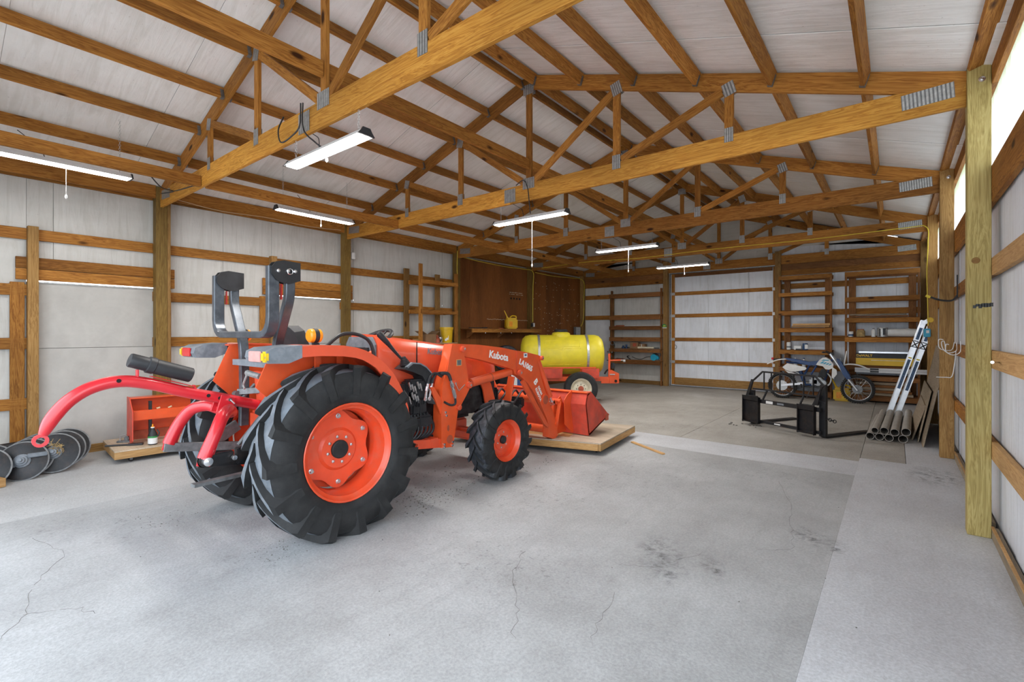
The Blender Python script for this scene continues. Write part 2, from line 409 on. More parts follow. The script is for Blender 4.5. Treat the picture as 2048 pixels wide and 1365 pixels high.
CRACKS = [[(-5.3, .62), (-4.75, .72), (-4.3, .5), (-3.9, .42), (-3.6, .25), (-3.2, .12)], [(-3.9, .42), (-3.75, .62), (-3.55, .68)],
          [(-2.15, 2.85), (-2.0, 2.5), (-1.75, 2.25), (-1.55, 1.95)], [(-1.0, 5.9), (-.78, 5.2), (-.66, 4.5), (-.6, 4.1), (-.85, 3.9)],
          [(-1.1, 3.65), (-1.3, 3.2), (-1.55, 3.05)], [(-1.35, 2.75), (-1.3, 2.4), (-1.22, 2.15)]]
for c_ in CRACKS: crack(c_)
# oil stains and tyre scuffs on the slabs
for x, y, rx, ry, rz, m_ in [(-1.36, 3.45, .20, .34, .3, 'oil_stain'), (-1.22, 3.22, .16, .30, .3, 'oil_stain'), (-.98, 3.45, .10, .22, .4, 'oil_stain'), (-.53, 4.45, .16, .26, .2, 'oil_stain'), (-.36, 4.35, .10, .2, 0, 'oil_stain'),
                             (-3.6, 3.1, .55, 1.5, .05, 'scuff'), (-3.55, 1.6, .5, .6, 0, 'scuff'), (-5.0, 1.3, .6, .7, 0, 'scuff'), (-2.7, 4.2, .8, 1.6, -.35, 'scuff'), (-2.0, 5.4, .9, 1.4, -.4, 'scuff'), (-1.1, 6.1, .8, .5, 0, 'scuff'), (-5.3, .9, .9, .5, .4, 'scuff'), (-2.2, 2.6, .9, .7, .2, 'scuff'), (-3.0, 8.3, 1.2, .5, .2, 'scuff'), (-2.4, 10.5, 1.4, .7, .1, 'scuff'), (.35, 7.2, .3, .5, 0, 'oil_stain'), (-1.0, 9.9, 1.0, .6, 0, 'scuff')]:
    MB().prism(circ(0, 0, 1, 20), (0, 0, 0), (rx, 0, 0), (0, ry, 0), .0004).build('floor_stain', m_, fl, (x, y, .0007)).rotation_euler = (0, 0, rz)

# ---- left wall
wl = st('', MB().box((-8.64, 6.8, .05), (.03, 15.5, .12)).box((-8.64, 6.8, 1.2), (.03, 15.5, 2.14)).box((-8.64, 6.8, 3.1), (.03, 15.5, 1.6)).build('wall_left', 'galv_dark'))
def strips(par, X, y0, y1, z0, z1, mat, w=1.22, axis='x', start=None):
    y = y0; i = 0
    while y < y1-.02:
        e = min(y1, y+(w if i or start is None else start))
        dx = .006*(i % 2)
        if axis == 'x': block('insulation_sheet', par, (X+dx, (y+e)/2, (z0+z1)/2), (.008, e-y-.002, z1-z0), mat, ch=.002)
        else: block('insulation_sheet', par, ((y+e)/2, X+dx, (z0+z1)/2), (e-y-.002, .008, z1-z0), mat, ch=.002)
        y = e; i += 1
strips(wl, -8.575, -.8, .93, .0, 3.95, 'film_wall', start=.85)
strips(wl, -8.575, .93, 2.3, 2.33, 3.95, 'film_wall', start=.25)
strips(wl, -8.575, 2.3, 3.88, .0, 3.95, 'film_wall', start=.9)
strips(wl, -8.575, 3.88, 5.36, 2.33, 3.95, 'film_wall', start=.1)
strips(wl, -8.575, 5.36, 8.45, .0, 3.95, 'film_wall', start=.25)
strips(wl, -8.575, 8.45, 14.6, .0, 3.95, 'film_wall')
for i, y in enumerate(TY):
    block('post', wl, (-8.44, y+.07, 1.87), (.14, .14, 3.74), 'treated_dark', ch=.004)
    block('post_ply', wl, (-8.44, y+.162, 1.87), (.135, .04, 3.74), 'treated_brown') if i in (1,) else None
GZ = [.73, 1.485, 2.155, 2.86]
for i in range(5):
    y0, y1 = TY[i]+.0, TY[i+1]+.0
    for g, z in enumerate(GZ):
        a, b = y0, y1
        if i == 0 and g < 3: b = .95
        if i == 1 and g < 3: b = 3.93
        if i >= 3: continue
        board('girt', wl, (-8.53, a+.001, z), (-8.53, b-.001, z), .038, .14, 'pine')
    board('eave_beam', wl, (-8.53, y0+.002, 3.655), (-8.53, y1-.002, 3.655), .038, .185, 'pine')
    board('eave_beam', wl, (-8.39, y0+.142, 3.66), (-8.39, y1-.002, 3.66), .038, .185, 'pine')
    board('sill_board', wl, (-8.53, y0, .05), (-8.53, y1, .05), .038, .11, 'treated_brown')
for n_, (ya, yb, yp) in enumerate(((.92, 2.24, 1), (3.90, 5.288, 2))):
    block('jamb_post', wl, (-8.46, ya+.055, 1.475), (.1, .1, 2.95), 'treated_brown')
    block('jamb_board', wl, (-8.53, ya-.075, 1.13), (.038, .13, 2.24), 'pine')
    block('jamb_board', wl, (-8.53, yb+.2, 1.13), (.038, .05, 2.24), 'pine')
    d_ = st('', MB().box((-8.57, (ya+yb)/2+.06, .735), (.012, yb-ya-.02, 1.36)).build('door_%d' % (n_+3), 'white_board'))
    block('door_panel', d_, (-8.568, (ya+yb)/2+.06, 1.838), (.014, yb-ya-.02, .838), 'white_board', ch=.004)
    block('door_track', d_, (-8.555, (ya+yb)/2+.06, 2.262), (.03, yb-ya-.02, .018), 'galv', ch=.002)
    for z in (2.355, 2.50):
        block('door_header', d_, (-8.53, (ya+yb)/2+.09, z), (.04, yb-ya+.36, .139), 'pine')
# brown board lining at the far end of the left wall
for y0, y1 in ((8.49, 8.93), (8.933, 10.15), (10.153, 11.375), (11.53, 12.35), (12.353, 13.2), (13.203, 14.42)):
    block('brown_panel', wl, (-8.50, (y0+y1)/2, 1.76), (.012, y1-y0-.003, 3.5), 'pegboard_wood', ch=.002)
hk = MB()
for k in range(190):
    q = k % 4
    if q == 0: y, z = 9.6+.042*(k//4)*.9, 1.99+R.uniform(-.01, .01)
    elif q == 1: y, z = 10.55+R.random()*.6, 2.72+R.choice((0, .05))
    else: y, z = 11.7+R.random()*2.6, R.choice((1.5, 1.75, 2.0, 2.3, 2.7, 3.1))+R.uniform(-.12, .12)
    hk.box((-8.49, y, z), (.012, .013, .013))
tag(hk.build('hook_specks', 'cream', wl), kind='stuff')
dk = MB()
for k in range(4): dk.box((-8.49, 10.62+.13*k, 2.60), (.012, .06, .05), bev=.01)
dk.build('board_hole', 'dark_hole', wl)

# ---- right wall
# side doorway added out of view for daylight, between front wall and nearest post
wr = st('', MB().box((.70, 8.15, 1.42), (.03, 12.8, 2.86)).box((.70, -.87, 1.42), (.03, .16, 2.86)).build('wall_right', 'galv_dark'))
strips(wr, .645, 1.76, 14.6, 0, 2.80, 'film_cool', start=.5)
def clere():
    mb = MB(); n = 15.4; pts = []; y = -.9
    while y < 14.6:
        pts += [(y, 0), (y+.05, .012), (y+.10, .012), (y+.14, 0)]; y += .19
    vs = []
    for yy, dx in pts: vs += [(.655+dx, yy, 2.78), (.655+dx, yy, 3.95)]
    return mb.add(vs, [(2*i, 2*i+2, 2*i+3, 2*i+1) for i in range(len(pts)-1)]).build('window_1', 'translucent', None, ang=20)
st('', clere())
for i, y in enumerate(TY):
    block('post', wr, (.52, y+.07, 1.868), (.14, .14, 3.735), 'treated' if i in (0, 1, 2) else 'treated_brown', ch=.004)
    if i < 5:
        a, b = (y if i else 1.76), TY[i+1]-.001
        for z, h_ in ((.69, .14), (1.405, .14), (2.135, .14), (2.79, .285)):
            board('girt', wr, (.61, a, z), (.61, b, z), .038, h_, 'pine' if h_ > .2 or i > 1 else 'pine_pale')
        board('eave_beam', wr, (.61, y, 3.66), (.61, b, 3.66), .038, .185, 'pine')
        board('eave_purlin', wr, (.525, y, 3.745), (.525, b, 3.745), .15, .038, 'pine', up=(SL*-1, 0, 1)).location.z += .0
        board('sill_board', wr, (.61, a+.14, .045), (.61, b, .045), .04, .09, 'plank_grey')
        MB().bar((.592, a+.142, .10), (.592, b-.02, .10), .02, .012).build('sill_cap', 'pine_pale', wr)
for i in (2, 3):                                                      # bolts at the post tops
    MB().lathe([(.022, 0), (.022, .004), (.011, .005), (.010, .012), (.002, .014)], (.535, TY[i]-.001, 3.62), (0, -1, 0), 12).build('post_bolt', 'zinc', wr)

# ---- back wall
YB = TY[5]
wb = st('', MB().box((-3.96, YB+.26, 1.9), (9.3, .03, 3.9)).box((-3.96, YB+.26, 4.45), (6, .03, 1.3)).box((-3.96, YB+.26, 5.0), (2.6, .03, .7)).build('wall_back', 'galv_dark'))
strips(wb, YB+.20, -8.5, -5.44, 0, 3.9, 'film_wall', axis='y', start=1.5)
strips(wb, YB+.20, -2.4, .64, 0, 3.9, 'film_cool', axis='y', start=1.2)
strips(wb, YB+.20, -5.44, -2.4, 3.45, 3.9, 'film_wall', axis='y')
for x0, x1, z1 in ((-8.5, -6.3, 4.25), (-6.3, -3.96, 4.95), (-3.96, -1.6, 4.95), (-1.6, .6, 4.25)):
    z0 = 3.9; xm = x0 if abs(x0-XC) > abs(x1-XC) else x1; xi = x1 if xm == x0 else x0
    MB().prism([(x0, z0), (x1, z0), (x1, ztop(x1)+.02), (x0, ztop(x0)+.02)], (0, YB+.196, 0), (1, 0, 0), (0, 0, 1), -.008).build('insulation_sheet', 'film_wall', wb)
for x in (-8.44, -5.505, -2.45, .52):
    block('post', wb, (x, YB+.07, 1.85 if abs(x+3.96) > 3 else 1.9), (.14, .14, 3.7 if abs(x+3.96) > 3 else 3.8), 'treated_brown', ch=.004)
for x0, x1 in ((-8.37, -5.575), (-2.38, .45)):
    for z in GZ[1:] if x0 > -5 else (2.14, 2.83):
        a = x0; b = x1
        board('girt', wb, (a, YB+.16, z), (b, YB+.16, z), .038, .14, 'pine')
    if x0 > -5: board('girt', wb, (x0, YB+.16, .73), (x1, YB+.16, .73), .038, .14, 'pine')
    board('header_beam', wb, (x0, YB+.12, 3.22), (x1, YB+.12, 3.22), .038, .14, 'pine')
    for z in (3.375, 3.56): board('header_beam', wb, (x0, YB+.12, z), (x1, YB+.12, z), .038, .17, 'shelf_wood')
    board('sill_board', wb, (x0+1.0 if x0 < -5 else x0, YB+.16, .06), (x1, YB+.16, .06), .04, .12, 'treated_brown')
for z in (3.56,): board('header_beam', wb, (-5.43, YB+.12, z), (-2.52, YB+.12, z), .038, .17, 'shelf_wood')
block('post', wb, (-7.34, YB+.11, 1.45), (.1, .12, 2.9), 'treated_brown')
board('girt', wb, (-8.37, YB+.16, 2.14), (-7.39, YB+.16, 2.14), .04, .12, 'pine')
# sliding door with boarded frame
d1 = st('', MB().box((-3.94, YB+.235, 1.72), (2.95, .012, 3.4)).build('door_1', 'film_wall'))
for x0, x1 in ((-5.36, -4.3), (-4.298, -3.2), (-3.198, -2.5)):
    block('insulation_sheet', d1, ((x0+x1)/2, YB+.215, 1.7), (x1-x0-.003, .01, 3.36), 'film_cool', ch=.002)
for z in (.745, 1.43, 2.145, 2.815): block('door_rail', d1, (-3.94, YB+.19, z), (2.66, .038, .105), 'pine')
block('door_rail', d1, (-3.94, YB+.19, .16), (2.66, .045, .22), 'treated_brown')
block('door_rail', d1, (-3.94, YB+.19, 3.37), (2.66, .038, .10), 'shelf_wood')
for x in (-5.325, -2.545): block('door_stile', d1, (x, YB+.19, 1.74), (.09, .038, 3.36), 'pine')
for x in (-5.325, -2.55):
    for z in (.745, 1.43, 2.145, 2.815): block('door_bracket', d1, (x-.01*(x < -4), YB+.165, z), (.14 if x < -4 else .12, .006, .08), 'galv' if x < -4 else 'white_paint', ch=.001)
block('door_track', d1, (-3.94, YB+.19, 3.455), (2.9, .03, .03), 'galv', ch=.003)
MB().tube(arc3((-5.27, YB+.16, 1.2), (1, 0, 0), (0, 0, 1), .06, -PI/2, PI/2), .006).build('door_pull', 'black_paint', d1)
# white walk-through door with raised panels
d2 = st('', MB().box((-7.875, YB+.17, 1.02), (.93, .04, 2.05)).build('door_2', 'white_paint'))
for x in (-8.09, -7.67):
    for z, h_ in ((.45, .62), (1.28, .72), (1.83, .24)): MB().box((x, YB+.148, z), (.27, .012, h_), bev=.006).box((x, YB+.142, z), (.20, .01, h_-.08), bev=.004).build('raised_panel', 'white_paint', d2)
MB().ball((-7.5, YB+.10, 1.0), .03).build('door_knob', 'zinc', d2)

# ---- front wall behind the camera, with its wide open doorway
wf = st('', MB().box((-7.5, -.86, 1.75), (2.1, .06, 3.5)).box((.52, -.86, 1.75), (.3, .06, 3.5)).box((-4, -.86, 3.6), (9.3, .06, .4))
        .prism([(-8.6, 3.78), (.68, 3.78), (.68, 3.8), (XC, 5.3), (-8.6, 3.8)], (0, -.83, 0), (1, 0, 0), (0, 0, 1), .05).build('wall_front', 'film_wall'))

# ---- roof: metal skin, insulation sheets, purlins
ce = MB()
for sg in (-1, 1):
    xe = XC+sg*4.95; n_ = Vector((sg*SL, 0, 1)).normalized()
    ce.add([(XC, -1.3, ztop(XC)+.12), (xe, -1.3, ztop(xe)+.12), (xe, 14.9, ztop(xe)+.12), (XC, 14.9, ztop(XC)+.12),
            (XC, -1.3, ztop(XC)+.15), (xe, -1.3, ztop(xe)+.15), (xe, 14.9, ztop(xe)+.15), (XC, 14.9, ztop(XC)+.15)],
           [(0, 1, 2, 3), (4, 7, 6, 5), (0, 4, 5, 1), (1, 5, 6, 2), (2, 6, 7, 3), (3, 7, 4, 0)])
ce = st('', ce.build('ceiling', 'galv_dark'))
for sg in (-1, 1):
    y = -.8; i = 0
    while y < 14.6:
        e = min(y+1.36, 14.63); o_ = .03+.008*(i % 2); x0, x1 = XC+sg*.0, XC+sg*4.66
        board('insulation_sheet', ce, (x0, (y+e)/2, ztop(x0)+o_), (x1, (y+e)/2, ztop(x1)+o_), e-y-.001, .008, 'film_roof', up=(sg*SL, 0, 1), ch=.002)
        y = e; i += 1
POFF = {1: (.13, .86, 1.58, 2.30, 3.03, 3.77), -1: (.13, .76, 1.47, 2.18, 2.89, 3.60)}
for i in range(5):
    for sg in (-1, 1):
        for dx in POFF[sg]:
            x = XC+sg*dx; y0, y1 = TY[i]+.09, TY[i+1]+.05; n_ = Vector((sg*SL, 0, 1)).normalized()
            c_ = Vector((x, 0, ztop(x)))-n_*.064
            board('purlin', ce, c_+Vector((0, y0, 0)), c_+Vector((0, y1, 0)), .038, .14, 'pine', up=n_)
            if i < 3:
                for yy in (y0+.02, y1-.02):
                    q = c_+Vector((0, yy, 0))-n_*.02
                    bx = MB(); rot = Quaternion((0, 1, 0), sg*SA)
                    for s2 in (-1, 1): bx.box(q+rot @ Vector((s2*.0215, 0, 0)), (.003, .036, .11), rot)
                    bx.box(q+rot @ Vector((0, 0, -.053)), (.046, .036, .003), rot).build('hanger', 'galv_dark', ce)
# eave purlin on the left and longitudinal ties
for i in range(5):
    y0, y1 = TY[i]+.10, TY[i+1]+.045
    board('tie_beam', ce, (-6.80, y0, 3.512), (-6.80, y1, 3.512), .038, .14, 'pine')
    board('tie_beam', ce, (XC, y0, 3.945), (XC, y1, 3.945), .038, .14, 'pine')

# ---------------------------------------------------------------- roof trusses
def truss(Y, label):
    t = thing('roof_truss', label, 'truss', (XC, Y+.07, 3.45), 0, 'timber roof trusses across the shed')
    def b(name, p0, p1, h, mat='pine', y=0, w=.038): return board(name, t, (p0[0], y, p0[1]), (p1[0], y, p1[1]), w, h, mat, up=(0, 0, 1) if abs(p1[0]-p0[0]) > .01 else (1, 0, 0))
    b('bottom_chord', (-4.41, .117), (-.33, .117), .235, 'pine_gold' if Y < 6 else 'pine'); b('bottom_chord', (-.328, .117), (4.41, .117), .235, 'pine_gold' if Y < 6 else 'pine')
    top = lambda x: .286+SL*(4.41-abs(x))
    for s in (-1, 1):
        hd = .185; off = hd/2/math.cos(SA)
        MB_ = [(s*4.41, top(4.41)-off), (0, top(0)-off)]
        b('top_chord', MB_[0], MB_[1], hd, 'pine')
        und = lambda x: top(x)-hd/math.cos(SA)
        for x in (1.32, 2.60): b('web', (s*x, .235), (s*x, und(x)+.02), .089)
        b('web', (s*.06, .24), (s*1.27, und(1.27)-.02), .089); b('web', (s*1.38, .25), (s*2.53, und(2.53)-.0), .089)
        for x, z, w, h in ((1.32, .235, .11, .17), (2.6, .235, .09, .15), (1.32, und(1.32)+.02, .13, .16), (2.6, und(2.6)+.03, .12, .14)):
            for yy in (-.0205, .0205): plate(t, s*x, yy, z, w, h, 0 if z < .3 else s*-SA*.9)
        for yy in (-.0205, .0205): plate(t, s*4.17, yy, .15, .34, .13, s*-.06)
    b('web', (0, .235), (0, top(0)-.19), .089)
    for yy in (-.0205, .0205): plate(t, 0, yy, .235, .2, .15, 0); plate(t, 0, yy, top(0)-.2, .18, .14, 0); plate(t, -.33, yy, .117, .2, .19, 0)
    return t
def plate(t, x, y, z, w, h, a):
    key = ('plate', w, h)
    if key not in BOX:
        mb = MB(); mb.box((0, 0, 0), (w, .0012, h)); n = max(4, int(w/.026))
        for i in range(n):
            xx = -w/2+w*(i+.5)/n; mb.box((xx, 0, 0), (w/n*.55, .0046, h*.98))
        o = mb.build('gusset_plate', 'galv', t); BOX[key] = o.data
        o.data.materials.append(M('galv_dark'))
        for p_ in o.data.polygons[:6]: p_.material_index = 1
    else: o = link('gusset_plate', BOX[key], t)
    o.location = (x, y, z); o.rotation_euler = (0, a, 0)
TL = [(1, 'nearest roof truss, its thick golden bottom chord crossing the top of the view'),
      (2, 'second roof truss from the camera, ending at the nearest greenish post on the right wall'),
      (3, 'third roof truss from the camera, ending at the second post of the right wall'),
      (4, 'fourth roof truss, carrying a yellow cord along its bottom chord'),
      (5, 'farthest roof truss, set against the back wall above the sliding door')]
for k, l in TL: truss(TY[k], l)

# ---------------------------------------------------------------- hanging shop lights
def shop_light(x, y, z, rz, label, cord=.1, power=1.0, links=9):
    t = thing('shop_light', label, 'light', (x, y, z), rz, 'hanging shop lights')
    L = 1.22
    prof = [(-.075, 0), (-.062, .012), (-.03, .05), (.03, .05), (.062, .012), (.075, 0), (.07, .0), (.058, .008), (-.058, .008), (-.07, 0)]
    MB().prism(prof, (-L/2, 0, 0), (0, 1, 0), (0, 0, 1), L).build('housing', 'white_paint', t, ang=20)
    for s in (-1, 1): MB().prism([(-.078, -.004), (-.05, .03), (-.034, .058), (.034, .058), (.05, .03), (.078, -.004)], (s*(L/2+.006)-.008, 0, 0), (0, 1, 0), (0, 0, 1), .016).build('end_cap', 'black_plastic', t)
    MB().box((0, 0, -.004), (L-.03, .112, .012), bev=.004).build('diffuser', 'lamp_glow', t)
    ch = MB()
    for s in (-1, 1):
        for k in range(links): ch.tube(arc3((s*L*.42, 0, .065+k*.023), (1, 0, 0) if k % 2 else (0, 1, 0), (0, 0, 1), .011, 0, 2*PI, 6)[:-1], .0016, 4, closed=True)
    tag(ch.build('chain', 'galv', t), kind='stuff')
    pc = MB().tube([(.06, -.02, 0), (.06, -.02, -cord)], .0022, 5); pc.build('pull_cord', 'white_plastic', t)
    MB().lathe([(.002, 0), (.011, .01), (.012, .03), (.004, .045)], (.06, -.02, -cord), (0, 0, -1), 8).build('pull_bell', 'white_plastic', t)
    la = bpy.data.lights.new('shop_light_lamp', 'AREA'); la.shape = 'RECTANGLE'; la.size = L-.04; la.size_y = .11; la.energy = LAMP*power; la.color = (1, .975, .93)
    lo = bpy.data.objects.new('lamp', la); C.objects.link(lo); lo.parent = t; lo.location = (0, 0, -.013)
    MB().tube(smooth([(-.1, 0, .05), (-.14, .02, .16), (-.22, .03, .22), (-.3, 0, .27)]), .004, 6).build('power_cord', 'black_plastic', t)
    return t
LT = [(-3.96, TY[1]+.07, 3.215, 0, 'shop light under the nearest roof truss, seen from below with a black end cap', .06, .7),
      (-3.96, TY[2]+.07, 3.185, 0, 'shop light with a long pull cord, in front of the brown board wall', .62),
      (-3.96, TY[3]+.07, 3.195, 0, 'shop light above the yellow tank, hanging by the third truss', .40),
      (-3.96, TY[4]+.07, 3.20, 0, 'farthest shop light, above the sliding door in the back wall', .16),
      (-6.86, .98, 3.375, PI/2, 'shop light along the left wall, cut by the left edge of the photo', .30, .32, 26),
      (-6.86, 3.86, 3.375, PI/2, 'shop light along the left wall above the grey roll bar', .10, .34, 26),
      (-.9, 1.0, 3.40, PI/2, 'shop light on the right half of the shed near the doorway', .2)]
for a in LT[:6]: shop_light(*a)
# ---------------------------------------------------------------- tractor
tr = thing('tractor', 'orange compact tractor with front loader, big lugged rear tyres and folded grey roll bar', 'tractor', (-4.2, 2.19, 0))
def lug_tyre(par, name, s, c, Rr, W, rim_r, prof, nl, lugh, sweep, tread_mat, lw=.052):
    """prof: carcass half profile [(radius, offset)] from bead to crown; s: side facing out"""
    c = Vector(c)
    full = [(r, s*a) for r, a in prof]+[(r, -s*a) for r, a in reversed(prof[:-1])]
    t = MB().lathe(full, c, (1, 0, 0), 56, cap=False).build(name, 'rubber', par, ang=40)
    cr = [(r, a) for r, a in prof if r > prof[-1][0]-.03]
    def rad(a):
        a = abs(a); P = sorted([(x, r) for r, x in prof[3:]])
        if a <= P[0][0]: return P[0][1]
        for (a0, r0), (a1, r1) in zip(P, P[1:]):
            if a <= a1: return r0+(r1-r0)*(a-a0)/max(1e-6, a1-a0)
        return P[-1][1]
    mb = MB(); aw = prof[-3][1]
    band = [(rad(x)+.003, x) for x in [aw*k/6 for k in range(-6, 7)]]
    mb.lathe(band, c, (1, 0, 0), 56, cap=False)
    for side in (-1, 1):
        for k in range(nl):
            ph0 = 2*PI*(k+(.5 if side > 0 else 0))/nl; vs = []
            ts = (0, .2, .45, .7, .9, 1.0)
            for t_ in ts:
                a = side*(-.012+t_*(W/2+.012)); ph = ph0+sweep*t_**.85
                rb = (rad(a)-.004) if t_ < 1 else rad(a)-.085
                rt = prof[-1][0]+lugh-(.004*t_*t_) if t_ < .95 else prof[-1][0]+lugh*.45
                if t_ == 1.0: a = side*(W/2+.004)
                wb, wt = (lw*.66, lw*.5); fl = (.75+.75*t_) if t_ < 1 else 1.05
                for r_, w_ in ((rb, -wb*fl), (rt, -wt*fl), (rt, wt*fl), (rb, wb*fl)):
                    an = ph+w_/Rr
                    vs.append(c+Vector((a, math.cos(an)*r_, math.sin(an)*r_)))
            n = len(ts)
            fs = [(i*4+j, i*4+(j+1) % 4, i*4+4+(j+1) % 4, i*4+4+j) for i in range(n-1) for j in range(4)]
            fs += [(3, 2, 1, 0), tuple((n-1)*4+j for j in range(4))]
            mb.add(vs, fs)
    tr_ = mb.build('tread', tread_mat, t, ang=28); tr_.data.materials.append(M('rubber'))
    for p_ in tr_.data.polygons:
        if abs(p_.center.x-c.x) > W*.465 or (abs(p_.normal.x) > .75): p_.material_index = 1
    return t
RP = [(.385, .150), (.402, .172), (.46, .188), (.54, .192), (.60, .183), (.632, .165), (.645, .11), (.652, 0)]
FP = [(.226, .095), (.240, .112), (.29, .128), (.34, .130), (.375, .122), (.395, .105), (.405, .07), (.410, 0)]
for s in (1, -1):
    c = Vector((s*.655, 0, .668))
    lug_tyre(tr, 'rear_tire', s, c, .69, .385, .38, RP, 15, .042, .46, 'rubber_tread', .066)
    rim = MB().lathe([(r, s*a) for r, a in [(.392, .166), (.386, .172), (.376, .166), (.368, .15), (.345, .135), (.338, .08), (.325, .06), (.318, -.03), (.330, -.06), (.345, -.13), (.38, -.16), (.392, -.165), (.392, -.15), (.36, -.12), (.34, -.02), (.35, .07), (.375, .13)]], c, (1, 0, 0), 48, loop=True).build('rear_rim', 'orange_rim', tr)
    ol = []
    for i in range(96):
        a = 2*PI*i/96; ol.append((a, .292+.026*math.cos(6*a+PI)**1))
    dk = MB(); x0 = -.03
    outer = [(r*math.cos(a), r*math.sin(a)) for a, r in ol]
    dk.prism([outer, circ(0, 0, .17, 40)[::-1]], c+Vector((s*x0, 0, 0)), (0, 1, 0), (0, 0, 1), s*.008)
    dk.lathe([(.172, s*(x0+.009)), (.150, s*(x0+.028)), (.135, s*(x0+.03)), (.0, s*(x0+.03))], c, (1, 0, 0), 40, cap=False)
    dk.build('rim_disc', 'orange_rim', rim)
    bt = MB()
    for i in range(6):
        a = PI/6+PI/3*i; q = c+Vector((s*x0, .268*math.cos(a+PI/6*0), .268*math.sin(a)))
        bt.lathe([(.022, s*.008), (.022, s*.014), (.014, s*.015), (.014, s*.034), (.004, s*.036)], q, (1, 0, 0), 6)
    for i in range(8):
        a = PI/8*2*i+.2; q = c+Vector((s*(x0+.028), .107*math.cos(a), .107*math.sin(a)))
        bt.lathe([(.014, 0), (.014, s*.014), (.005, s*.02)], q, (1, 0, 0), 6)
    bt.build('wheel_bolt', 'zinc', rim)
    MB().lathe([(.074, s*.03), (.074, s*.046), (.066, s*.052), (.005, s*.052), (.004, s*.048)], c+Vector((s*(x0), 0, 0)), (1, 0, 0), 28).build('hub_cap', 'rubber', rim)
    MB().lathe([(.32, -s*.10), (.32, -s*.095)], c, (1, 0, 0), 32).build('rim_backplate', 'orange_rim', rim)
    # front wheel
    cf = Vector((s*.745, 1.934, .428))
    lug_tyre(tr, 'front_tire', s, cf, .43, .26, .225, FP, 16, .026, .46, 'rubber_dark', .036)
    fr = MB().lathe([(r, s*a) for r, a in [(.232, .108), (.228, .116), (.220, .110), (.212, .09), (.190, .07), (.185, .0), (.19, -.06), (.22, -.10), (.23, -.105), (.23, -.09), (.2, -.05), (.195, .03), (.215, .085)]], cf, (1, 0, 0), 40, loop=True).build('front_rim', 'orange_rim', tr)
    MB().lathe([(.19, s*.015), (.16, s*.02), (.12, s*.022), (.115, s*.03), (0, s*.03)], cf, (1, 0, 0), 32, cap=False).build('rim_disc', 'orange_rim', fr)
    b2 = MB()
    for i in range(6):
        a = PI/3*i+.3; b2.lathe([(.011, 0), (.011, s*.015), (.004, s*.018)], cf+Vector((s*.022, .085*math.cos(a), .085*math.sin(a))), (1, 0, 0), 6)
    b2.build('wheel_bolt', 'zinc', fr)
    MB().lathe([(.045, s*.028), (.045, s*.055), (.038, s*.06), (.003, s*.06)], cf, (1, 0, 0), 20).build('hub_cap', 'engine', fr)
# chassis
MB().box((0, .35, .72), (.46, 1.25, .42), bev=.05).box((0, -.18, .78), (.36, .25, .5), bev=.05).box((0, 1.25, .60), (.30, .9, .26), bev=.03).build('gearbox', 'orange_rim', tr)
MB().lathe([(.15, -.56), (.17, -.50), (.11, -.42), (.11, .42), (.17, .50), (.15, .56)], (0, 0, .668), (1, 0, 0), 24).build('rear_axle', 'orange_rim', tr)
MB().box((0, 1.934, .43), (.9, .14, .13), bev=.03).box((0, 1.934, .52), (.22, .3, .16), bev=.03).lathe([(.10, -.68), (.11, -.62), (.07, -.5), (.07, .5), (.11, .62), (.10, .68)], (0, 1.934, .428), (1, 0, 0), 20).build('front_axle', 'orange_rim', tr)
MB().box((0, 1.5, .86), (.40, 1.15, .50), bev=.04).box((.12, 1.35, .62), (.2, .7, .12), bev=.03).lathe([(.12, 0), (.12, .04)], (.22, 1.5, .9), (1, 0, 0), 20).build('engine_block', 'engine', tr)
MB().lathe([(.045, 0), (.052, .01), (.052, .10), (.03, .11)], (.27, 1.63, .74), (0, 0, 1), 16).build('fuel_filter', 'white_plastic', tr)
